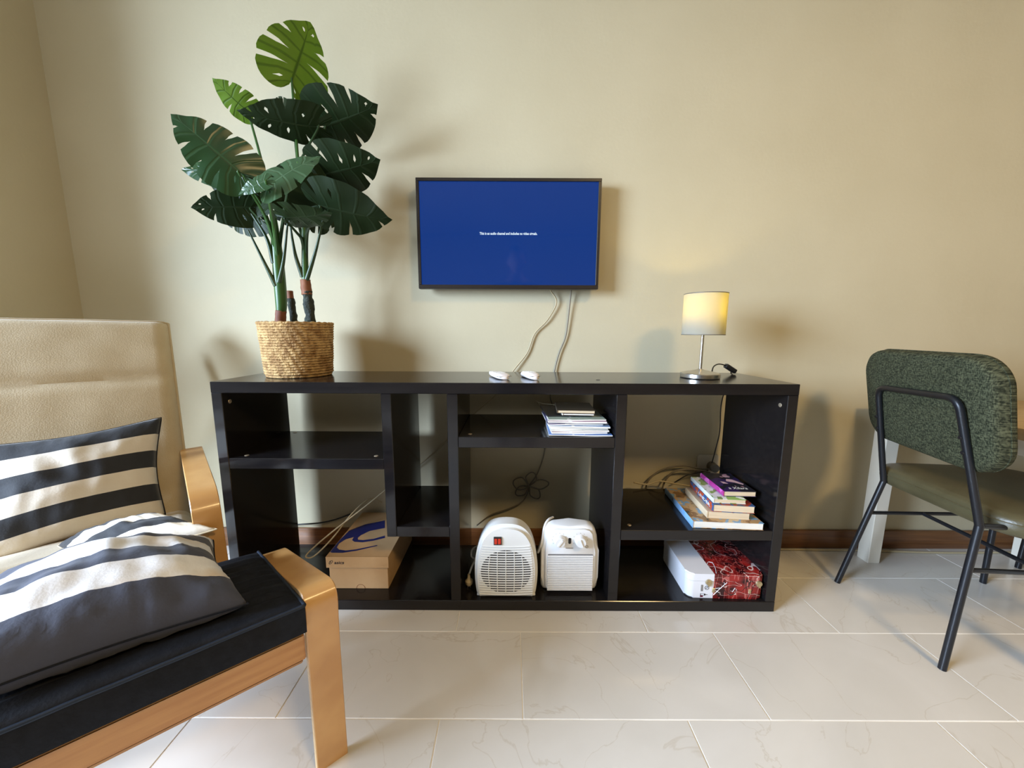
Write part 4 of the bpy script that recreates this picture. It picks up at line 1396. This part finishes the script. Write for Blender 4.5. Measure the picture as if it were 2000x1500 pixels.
bm, g1, NV = cushion_side(1, .055)
bm2, g2, _ = cushion_side(-1, .055)
g2 = [[bm.verts.new(v.co) for v in row] for row in g2]
bm2.free()
n = len(g1)
for i in range(n - 1):
    for j in range(NV):
        bm.faces.new((g1[i][j], g1[i + 1][j], g1[i + 1][j + 1], g1[i][j + 1]))
        bm.faces.new((g2[i][j], g2[i][j + 1], g2[i + 1][j + 1], g2[i + 1][j]))
    bm.faces.new((g1[i][0], g2[i][0], g2[i + 1][0], g1[i + 1][0]))
    bm.faces.new((g1[i][NV], g1[i + 1][NV], g2[i + 1][NV], g2[i][NV]))
for j in range(NV):
    bm.faces.new((g1[0][j], g1[0][j + 1], g2[0][j + 1], g2[0][j]))
    bm.faces.new((g1[-1][j], g2[-1][j], g2[-1][j + 1], g1[-1][j + 1]))
edge_r = [g1[i][NV].co.copy() for i in range(n)]
edge_l = [g1[i][0].co.copy() for i in range(n)]
edge_t = [g1[0][j].co.copy() for j in range(NV + 1)]
cu_ = link('cushion', fin(bm, 'cushion', True, 60), M['cream'], ac)
for e_ in (edge_r, edge_l, edge_t):
    tube('piping', [p + RR * 0 for p in e_], 0.0038, M['cream'], cu_, 7)

# ------------------------------------------------------------------ footstool with the black cushion
fs = root('footstool', 'birch footstool with bent legs and a quilted black seat cushion, nearest the viewer', 'footstool', sw_(-0.2, -0.29, 0), R_(137) - math.pi)
SWID = 0.60
legp = arc_path([(0.0, 0.0), (0.0, 0.300), (0.008, 0.398), (-0.385, 0.308), (-0.400, 0.0)], 0.062)
strip('leg_arch', legp, -0.057, 0.0, .014, sw_, fs)
strip('leg_arch', legp, -SWID, -SWID + .057, .014, sw_, fs)


def skew_box(name, f0, f1, l0, l1, z0, z1, m, parent, bev=.002):
    bm = bmesh.new()
    fs_ = bm_box(bm, (0, 0, 0), (1, 1, 1))
    for v in bm.verts:
        v.co = sw_(f0 + (f1 - f0) * v.co.x, l0 + (l1 - l0) * v.co.y, z0 + (z1 - z0) * v.co.z)
    bmesh.ops.bevel(bm, geom=bm.edges[:], offset=bev, segments=2, affect='EDGES')
    return link(name, fin(bm, name), m, parent)


skew_box('front_rail', -.032, -.010, -SWID + .0575, -.0575, .253, .306, M['rail'], fs)
skew_box('rear_rail', -.372, -.350, -SWID + .0575, -.0575, .195, .240, M['rail'], fs)
skew_box('seat_board', -.349, -.033, -SWID + .0575, -.0575, .228, .236, M['rail'], fs)
# cushion
QF0, QF1, QL0, QL1 = 0.018, -0.330, -SWID + .060, -0.060


def q_pt(u, v, top):
    """u along depth from the front edge, v across"""
    f = QF0 + (QF1 - QF0) * u
    l = QL0 + (QL1 - QL0) * v
    zt = .384 - .050 * u
    zb_ = .330 - .084 * u
    ed = min(u, 1 - u) * .36 / .03
    el = min(v, 1 - v) * .48 / .03
    e = min(1, ed) ** .5 * min(1, el) ** .5
    if top:
        rip = 0
        for us in (.18, .36, .54, .72, .9):
            rip -= .006 * math.exp(-((u - us) / .018) ** 2)
        rip += .0016 * math.sin(u * 70 + 2 * noise.noise((v * 3, u * 3, 0)))
        return sw_(f, l, zt + (.016 * (.3 + .7 * math.sin(math.pi * v) ** .4) + rip) * e + .002 * noise.noise((u * 8, v * 8, 4)))
    return sw_(f, l, zb_)


bm = bmesh.new()
NU, NVq = 60, 40
g1 = [[bm.verts.new(q_pt(i / NU, j / NVq, True)) for j in range(NVq + 1)] for i in range(NU + 1)]
g2 = [[bm.verts.new(q_pt(i / NU, j / NVq, False)) for j in range(NVq + 1)] for i in range(NU + 1)]
for i in range(NU):
    for j in range(NVq):
        bm.faces.new((g1[i][j], g1[i + 1][j], g1[i + 1][j + 1], g1[i][j + 1]))
        bm.faces.new((g2[i][j], g2[i][j + 1], g2[i + 1][j + 1], g2[i + 1][j]))
    bm.faces.new((g1[i][0], g2[i][0], g2[i + 1][0], g1[i + 1][0]))
    bm.faces.new((g1[i][NVq], g1[i + 1][NVq], g2[i + 1][NVq], g2[i][NVq]))
for j in range(NVq):
    bm.faces.new((g1[0][j], g1[0][j + 1], g2[0][j + 1], g2[0][j]))
    bm.faces.new((g1[-1][j], g2[-1][j], g2[-1][j + 1], g1[-1][j + 1]))
pe = [g1[0][j].co.copy() for j in range(NVq + 1)] + [g1[i][NVq].co.copy() for i in range(1, NU + 1)]
qc = link('cushion', fin(bm, 'cushion', True, 50), M['blackcloth'], fs)
tube('piping', fillet(pe, .02, 2), 0.0032, M['navypipe'], qc, 8, label='navy piping')


# ------------------------------------------------------------------ pillows
def pillow(name, label, c00, c10, c11, c01, th, m, seed, dome=0.0, nrm=None, wr=1.0, pipe=None, group='striped pillows'):
    """corners: (u,v) 00, 10, 11, 01 in world space"""
    c00, c10, c11, c01 = map(Vector, (c00, c10, c11, c01))
    nn = (c10 - c00).cross(c01 - c00).normalized()
    if nrm is not None and nn.dot(Vector(nrm)) < 0:
        nn = -nn
    n_ = 44
    bm = bmesh.new()
    uvl = bm.loops.layers.uv.new('UVMap')

    def base(u, v):
        # seams pull in between the corners
        u2 = u + .045 * (0.5 - u) * 2 * math.sin(math.pi * v) ** 1.2
        v2 = v + .045 * (0.5 - v) * 2 * math.sin(math.pi * u) ** 1.2
        p = (c00 * (1 - u2) + c10 * u2) * (1 - v2) + (c01 * (1 - u2) + c11 * u2) * v2
        return p + nn * dome * (math.sin(math.pi * u) * math.sin(math.pi * v)) ** .6

    def hgt(u, v):
        a = (4 * u * (1 - u)) * (4 * v * (1 - v))
        h = a ** .42
        ed = min(u, 1 - u, v, 1 - v)
        crease = .14 * noise.noise((u * 5 + seed, v * 5, seed)) + .10 * noise.noise((u * 11 + seed, v * 4, seed + 3))
        # gathers running in from the seams
        gat = .10 * math.exp(-ed / .10) * noise.noise((u * 26 + seed, v * 26, 1.0)) * 2
        fx = .10 * abs(noise.noise((u * 3 + v * 4 + seed, v * 2 - u * 2, seed + 8)))
        return h * (1 + wr * (crease + gat - fx))
    F = [[None] * (n_ + 1) for _ in range(n_ + 1)]
    Bk = [[None] * (n_ + 1) for _ in range(n_ + 1)]
    for i in range(n_ + 1):
        for j in range(n_ + 1):
            u, v = i / n_, j / n_
            p, h = base(u, v), hgt(u, v)
            F[i][j] = bm.verts.new(p + nn * h * th * .56)
            Bk[i][j] = F[i][j] if i in (0, n_) or j in (0, n_) else bm.verts.new(p - nn * h * th * .38)
    for G, fl_ in ((F, 0), (Bk, 1)):
        for i in range(n_):
            for j in range(n_):
                idx = [(i, j), (i + 1, j), (i + 1, j + 1), (i, j + 1)]
                if fl_:
                    idx.reverse()
                f = bm.faces.new([G[a][b] for a, b in idx])
                for lp_, (a, b) in zip(f.loops, idx):
                    lp_[uvl].uv = (a / n_, b / n_)
    rim = [F[i][0].co.copy() for i in range(n_)] + [F[n_][j].co.copy() for j in range(n_)] + [F[i][n_].co.copy() for i in range(n_, 0, -1)] + [F[0][j].co.copy() for j in range(n_, 0, -1)]
    rt = root(name, label, 'pillow', (c00 + c11) / 2, 0, group)
    link('cover', fin(bm, 'cover', True), m, rt)
    tube('seam', rim, 0.0017, pipe or M['blackcloth'], rt, 6, True)
    return rt


DK = (0.016, 0.017, 0.021)
DK2 = (0.046, 0.051, 0.078)
M['stripe1'] = stripes_mat('stripe_print_upright', 3.0, 0.02, DK, (0.66, 0.60, 0.51), 0.3)
M['stripe2'] = stripes_mat('stripe_print_flat', 2.95, 0.5, DK2, (0.74, 0.74, 0.76), 1.0)
M['stripe3'] = stripes_mat('stripe_print_small', 2.0, 0.02, DK, (0.74, 0.69, 0.60), 0.3)
# upright pillow leaning on the cream back: v runs bottom to top
pillow('pillow', 'black and white striped pillow standing upright against the cream backrest',
       cw(-0.372, -1.335, .318), cw(-0.385, -1.000, .340), cw(-0.500, -0.985, .612), cw(-0.498, -1.325, .590), .10, M['stripe1'], 2.0, .02, DF)
# flat pillow on the black cushion: v runs front to back
pillow('pillow', 'grey and white striped pillow lying flat on the black seat cushion',
       cw(0.296, -1.230, .430), cw(0.312, -0.884, .410), cw(0.010, -0.912, .404), cw(-0.010, -1.250, .420), .145, M['stripe2'], 5.0, .012, (0, 0, 1))
pillow('pillow', 'crumpled whitish pillow tucked behind the flat striped pillow',
       cw(-0.080, -1.120, .375), cw(-0.026, -0.902, .412), cw(-0.190, -1.010, .425), cw(-0.270, -1.180, .375), .060, M['stripe3'], 9.0, .012, (0, 0, 1), 1.4, M['cream'])

# ------------------------------------------------------------------ dining chairs and table
def add_label(o, s):
    o['label'] = s


ch = root('dining_chair', 'green tweed dining chair with black tube frame and olive seat, seen from behind', 'chair', (1.43, -0.385, 0), 0)
tr = 0.0085
J1, J2 = Vector((1.275, -0.232, .385)), Vector((1.200, -0.542, .399))
U1, U2 = Vector((1.204, -0.238, .707)), Vector((1.122, -0.516, .720))
R1, R2 = Vector((1.182, -0.217, 0)), Vector((1.160, -0.554, 0))
F1, F2 = Vector((1.703, -0.216, 0)), Vector((1.681, -0.553, 0))
F1t, F2t = Vector((1.690, -0.222, .372)), Vector((1.668, -0.547, .372))
bp_ = fillet([J1, U1, U2, J2], .035, 7)
tube('back_frame', bp_, tr, M['blackmetal'], ch, 12)
tube('leg', [J1 + (J1 - R1).normalized() * .004, R1], tr, M['blackmetal'], ch, 12)
tube('leg', [J2 + (J2 - R2).normalized() * .004, R2], tr, M['blackmetal'], ch, 12)
tube('leg', [F1t, F1], tr, M['blackmetal'], ch, 12)
tube('leg', [F2t, F2], tr, M['blackmetal'], ch, 12)
tube('seat_bar', [J1, F1t], tr * .8, M['blackmetal'], ch, 10)
tube('seat_bar', [J2, F2t], tr * .8, M['blackmetal'], ch, 10)
s1a, s1b = R1.lerp(J1, .70), F1.lerp(F1t, .70)
s2a, s2b = R2.lerp(J2, .70), F2.lerp(F2t, .70)
tube('stretcher', [s1a, s1b], .006, M['blackmetal'], ch, 10)
tube('stretcher', [s2a, s2b], .006, M['blackmetal'], ch, 10)
tube('stretcher', [s1a.lerp(s1b, .42), s2a.lerp(s2b, .42)], .006, M['blackmetal'], ch, 10)
# backrest pad
ey = Vector((.075, .28, 0)).normalized()
ez = Vector((-.066, 0, .31)).normalized()
en = ey.cross(ez).normalized()
if en.x < 0:
    en = -en
O = U1 + en * (tr * 1.0)
bm = bmesh.new()
bwid, bhgt, bthk = .435, .300, .052
ce, cz = -.131, -.035
out = rrect(bwid, bhgt, .075, 10)
lay = [(0.0, -.010), (.006, -.003), (.014, 0), (.038, 0), (.046, -.003), (.052, -.010)]
rings = []
for d, ins in lay:
    row = []
    for a, b in out:
        k1 = (bwid / 2 + ins) / (bwid / 2)
        k2 = (bhgt / 2 + ins) / (bhgt / 2)
        x = a * k1
        bend = .004 * (x / (bwid / 2)) ** 2          # wraps a little round the sitter
        row.append(bm.verts.new(O + ey * (ce + x) + ez * (cz + b * k2) + en * (d + bend)))
    rings.append(row)
nO = len(out)
for A, B in zip(rings, rings[1:]):
    for k_ in range(nO):
        bm.faces.new((A[k_], A[(k_ + 1) % nO], B[(k_ + 1) % nO], B[k_]))
for row, d in ((rings[0], -.002), (rings[-1], .058)):
    # fill as a fan of concentric rings so the curve is kept
    prev = row
    for sc_ in (.75, .5, .25):
        cur = []
        for a, b in out:
            x = a * sc_ * .96
            cur.append(bm.verts.new(O + ey * (ce + x) + ez * (cz + b * sc_ * .94) + en * ((d if sc_ < .6 else (d + row_d) / 2 if False else d) + .004 * (x / (bwid / 2)) ** 2)))
        for k_ in range(nO):
            bm.faces.new((prev[k_], prev[(k_ + 1) % nO], cur[(k_ + 1) % nO], cur[k_]))
        prev = cur
    bm.faces.new(prev)
bk = link('backrest', fin(bm, 'backrest', True, 60), M['tweed'], ch)
seam = []
for a, b in out:
    x = a * .985
    seam.append(O + ey * (ce + x) + ez * (cz + b * .98) + en * (.0335 + .004 * (x / (bwid / 2)) ** 2) + (ey * a / (bwid / 2) + ez * b / (bhgt / 2)) * .0030)
tube('seam', seam, .0018, M['tweed'], bk, 6, True)
for u in (.30, .42):
    for A, B in ((J1, U1), (J2, U2)):
        p = B.lerp(A, u)
        disc('bolt', p - en * tr, -en, .005, .003, M['blackmetal'], ch, 10)
# seat pad
bm = bmesh.new()
sm_ = Matrix.Translation((1.487, -0.392, .376)) @ Matrix.Rotation(R_(-6), 4, 'Z')
out = rrect(.440, .430, .085, 10)
lay = [(.004, -.014), (.0, -.006), (.006, -.001), (.020, .002), (.040, .001), (.050, -.006), (.056, -.020), (.060, -.06), (.063, -.14)]
rings = []
for z, ins in lay:
    rings.append([bm.verts.new(sm_ @ Vector((a * (.22 + ins) / .22, b * (.215 + ins) / .215, z))) for a, b in out])
for A, B in zip(rings, rings[1:]):
    for k_ in range(nO):
        bm.faces.new((A[k_], A[(k_ + 1) % nO], B[(k_ + 1) % nO], B[k_]))
bm.faces.new(rings[0])
bm.faces.new(rings[-1])
st = link('seat', fin(bm, 'seat', True, 70), M['leather'], ch)
tube('seam', [sm_ @ Vector((a * 1.008, b * 1.008, .033)) for a, b in out], .0022, M['leather'], st, 6, True)


def copy_tree(src, loc, rz, label):
    r = src.copy()
    COL.objects.link(r)
    r.location = loc
    r.rotation_euler = (0, 0, rz)
    r['label'] = label
    for c in src.children:
        d = c.copy()
        COL.objects.link(d)
        d.parent = r
        for g in c.children:
            e = g.copy()
            COL.objects.link(e)
            e.parent = d
    return r


bpy.context.view_layer.update()
ch2 = copy_tree(ch, (2.195, -0.300, 0), math.pi, 'second dining chair across the table, only a black leg tip showing at the right edge')

tb = root('dining_table', 'narrow table with a wooden top and white square legs behind the green chair', 'table', (1.72, -0.36, 0))
box('table_top', (1.372, -0.66, .598), (2.070, -0.048, .630), M['tabletop'], tb, 0.003, seg=2)
box('apron', (1.400, -0.635, .550), (2.045, -0.075, .597), M['tablewhite'], tb, 0.002)
for x, y in ((1.393, -0.112), (2.003, -0.112), (1.393, -0.645), (2.003, -0.645)):
    bm = bmesh.new()
    bm_box(bm, (x, y, 0.0), (x + .050, y + .050, .598))
    for v in bm.verts:
        if v.co.z < .1:
            v.co.x = x + .025 + (v.co.x - x - .025) * .92
            v.co.y = y + .025 + (v.co.y - y - .025) * .92
    bmesh.ops.bevel(bm, geom=bm.edges[:], offset=.002, segments=1, affect='EDGES')
    link('leg', fin(bm, 'leg'), M['tablewhite'], tb)

# ------------------------------------------------------------------ ceiling lamp behind the viewer
cl = root('ceiling_lamp', 'flat square ceiling lamp behind the viewer', 'lamp', (1.4, -2.4, 2.7))
box('lamp_body', (1.1, -2.7, 2.70), (1.7, -2.1, 2.749), M['whiteplastic'], cl, 0.004)

# ------------------------------------------------------------------ the standing photographer, seen only as a reflection in the screen
M['skin'] = mat('skin', (0.42, 0.235, 0.155), 0.5, col2=(0.46, 0.265, 0.18), scale=18)
M['hair'] = mat('dark_hair', (0.012, 0.009, 0.007), 0.5, bump=0.5, bscale=160)
M['shirt'] = mat('dark_shirt', (0.022, 0.024, 0.032), 0.85, bump=0.15, bscale=120)
M['trousers'] = mat('dark_trousers', (0.018, 0.021, 0.035), 0.85, bump=0.15, bscale=140)


def skin_mesh(name, pts, edges, rad, m, parent, root_i=0, sub=2):
    """limbs grown round a skeleton with the Skin modifier, then frozen to a mesh"""
    bm = bmesh.new()
    sl = bm.verts.layers.skin.verify()
    V = [bm.verts.new(p) for p in pts]
    for v, r_ in zip(V, rad):
        v[sl].radius = (r_, r_) if not isinstance(r_, tuple) else r_
        v[sl].use_root = False
    V[root_i][sl].use_root = True
    for a, b in edges:
        bm.edges.new((V[a], V[b]))
    me = bpy.data.meshes.new('tmp_skeleton')
    bm.to_mesh(me)
    bm.free()
    ob = bpy.data.objects.new('tmp_skeleton', me)
    COL.objects.link(ob)
    ob.modifiers.new('skin', 'SKIN').use_smooth_shade = True
    ob.modifiers.new('sub', 'SUBSURF').levels = sub
    bpy.context.view_layer.update()
    out_ = bpy.data.meshes.new_from_object(ob.evaluated_get(bpy.context.evaluated_depsgraph_get()))
    bpy.data.objects.remove(ob)
    out_.name = name
    return link(name, out_, m, parent)


QX, QY = 0.055, -1.80
pr_ = root('person', 'standing person in dark clothes holding up a phone, mirrored in the television screen', 'person', (QX, QY, 0))


def P_(x, y, z):
    return (QX + x, QY + y, z)


body_p = [P_(0, 0, .80), P_(0, .005, .95), P_(0, .01, 1.08), P_(0, .0, 1.20), P_(0, -.005, 1.275), P_(0, .005, 1.33), P_(0, .012, 1.39)]
body_r = [.115, .110, .118, .115, .065, .048, .050]
edges_b = [(i, i + 1) for i in range(6)]
hand_tip = {}
for sg in (-1, 1):
    n0 = len(body_p)
    body_p += [P_(sg * .135, 0, 1.235), P_(sg * .185, -.01, 1.20), P_(sg * .215, -.005, 1.06), P_(sg * .225, .02, .955), P_(sg * .165, .15, .90), P_(sg * .095 - .03, .285, .868), P_(sg * .075 - .033, .335, .868)]
    body_r += [.062, .056, .043, .036, .036, .024, .030]
    edges_b += [(4, n0)] + [(n0 + i, n0 + i + 1) for i in range(6)]
    n1 = len(body_p)
    body_p += [P_(sg * .075, .0, .745), P_(sg * .085, .02, .44), P_(sg * .09, -.005, .25), P_(sg * .09, -.015, .075), P_(sg * .10, .075, .035), P_(sg * .105, .135, .028)]
    body_r += [.082, .056, .050, .036, .036, .026]
    edges_b += [(0, n1)] + [(n1 + i, n1 + i + 1) for i in range(5)]
skin_mesh('body', body_p, edges_b, body_r, M['skin'], pr_)
# fingers: four curled behind the phone on each side, thumb on its face
for sg in (-1, 1):
    wx = sg * .075 - .033
    for k_ in range(4):
        zf = .898 - k_ * .0195
        ln = (.9, 1.0, .96, .8)[k_]
        skin_mesh('finger', [P_(wx, .340, zf - .004), P_(wx - sg * .004, .365, zf), P_(wx - sg * .010, .385, zf), P_(wx - sg * (.010 + .024 * ln), .3905, zf)],
                  [(0, 1), (1, 2), (2, 3)], [.0088, .0082, .0076, .0062], M['skin'], pr_, 0, 1)
    skin_mesh('thumb', [P_(wx - sg * .004, .335, .886), P_(wx - sg * .014, .352, .902), P_(wx - sg * .030, .366, .906)], [(0, 1), (1, 2)], [.0105, .0092, .0075], M['skin'], pr_, 0, 1)
skin_mesh('shirt', [P_(0, 0, .82), P_(0, .005, .95), P_(0, .01, 1.08), P_(0, 0, 1.20), P_(0, -.005, 1.272)] + [P_(sg * a, b, c) for sg in (-1, 1) for a, b, c in ((.135, 0, 1.235), (.187, -.01, 1.20), (.214, -.005, 1.08))],
          [(0, 1), (1, 2), (2, 3), (3, 4), (4, 5), (5, 6), (6, 7), (4, 8), (8, 9), (9, 10)], [.128, .122, .130, .127, .075, .072, .066, .054, .072, .066, .054], M['shirt'], pr_)
skin_mesh('trousers', [P_(0, 0, .86), P_(0, 0, .79)] + [P_(sg * a, b, c) for sg in (-1, 1) for a, b, c in ((.076, 0, .72), (.085, .018, .44), (.09, -.005, .25), (.09, -.012, .085))],
          [(0, 1), (1, 2), (2, 3), (3, 4), (4, 5), (1, 6), (6, 7), (7, 8), (8, 9)], [.118, .125, .094, .068, .062, .056, .094, .068, .062, .056], M['trousers'], pr_, 1)


def head_bm(scale, cut=None):
    """sculpted ellipsoid facing +y"""
    bm = bmesh.new()
    bmesh.ops.create_uvsphere(bm, u_segments=48, v_segments=32, radius=1)
    for v in bm.verts:
        x, y, z = v.co
        px, py, pz = x * .073, y * .092, z * .112
        if z < -.1:                                           # jaw narrows to the chin
            t = (-.1 - z) / .9
            px *= 1 - .42 * t
            py = py * (1 - .22 * t) + .012 * t
        if y > 0:
            g = lambda cx, cz, sx_, sz_: math.exp(-((px - cx) / sx_) ** 2 - ((pz - cz) / sz_) ** 2)
            py += .022 * g(0, -.026, .011, .016) + .010 * g(0, -.004, .008, .020)      # nose
            py -= .009 * (g(.030, .004, .014, .010) + g(-.030, .004, .014, .010))       # eye sockets
            py += .005 * (g(.030, .024, .020, .007) + g(-.030, .024, .020, .007))       # brows
            py += .006 * (g(0, -.062, .020, .006) + g(0, -.074, .017, .006)) - .004 * g(0, -.068, .018, .0025)   # lips
            py += .006 * g(0, -.098, .016, .012)                                        # chin
        v.co = Vector(P_(px * scale, .018 + py * scale, 1.452 + pz * scale))
    return bm


hd = link('head', fin(head_bm(1.0), 'head', True), M['skin'], pr_)
for sg in (-1, 1):
    bm = bmesh.new()
    bmesh.ops.create_uvsphere(bm, u_segments=14, v_segments=10, radius=.0095, matrix=Matrix.Translation(P_(sg * .030, .018 + .072, 1.456)))
    link('eye', fin(bm, 'eye', True), M['whiteplastic'], hd)
    disc('iris', P_(sg * .030, .018 + .0812, 1.456), (0, 1, 0), .0042, .0006, M['blackplastic'], hd, 12)
    bm = bmesh.new()
    bmesh.ops.create_uvsphere(bm, u_segments=14, v_segments=10, radius=1, matrix=Matrix.Translation(P_(sg * .074, .010, 1.445)) @ Matrix.Rotation(R_(sg * 20), 4, 'Z') @ Matrix.Diagonal((.007, .017, .030, 1)))
    link('ear', fin(bm, 'ear', True), M['skin'], hd)
bm = head_bm(1.09)
bmesh.ops.delete(bm, geom=[v for v in bm.verts if v.co.z < 1.452 + (.055 if v.co.y > QY + .06 else (.0 if v.co.y > QY + .0 else -.075))], context='VERTS')
for v in bm.verts:
    v.co.z += .006 + .010 * abs(noise.noise(v.co * 45))
    v.co.x += .006 * noise.noise(v.co * 60)
link('hair', fin(bm, 'hair', True), M['hair'], hd)
ph = root('smartphone', 'black smartphone held up by the standing person', 'phone', (0.02, -1.4105, .876))
prism('case', [(0.02 + a, .876 + b) for a, b in rrect(.145, .070, .010)], (0, -1.4065, 0), (1, 0, 0), (0, 0, 1), 0.008, M['blackplastic'], ph, .0015)
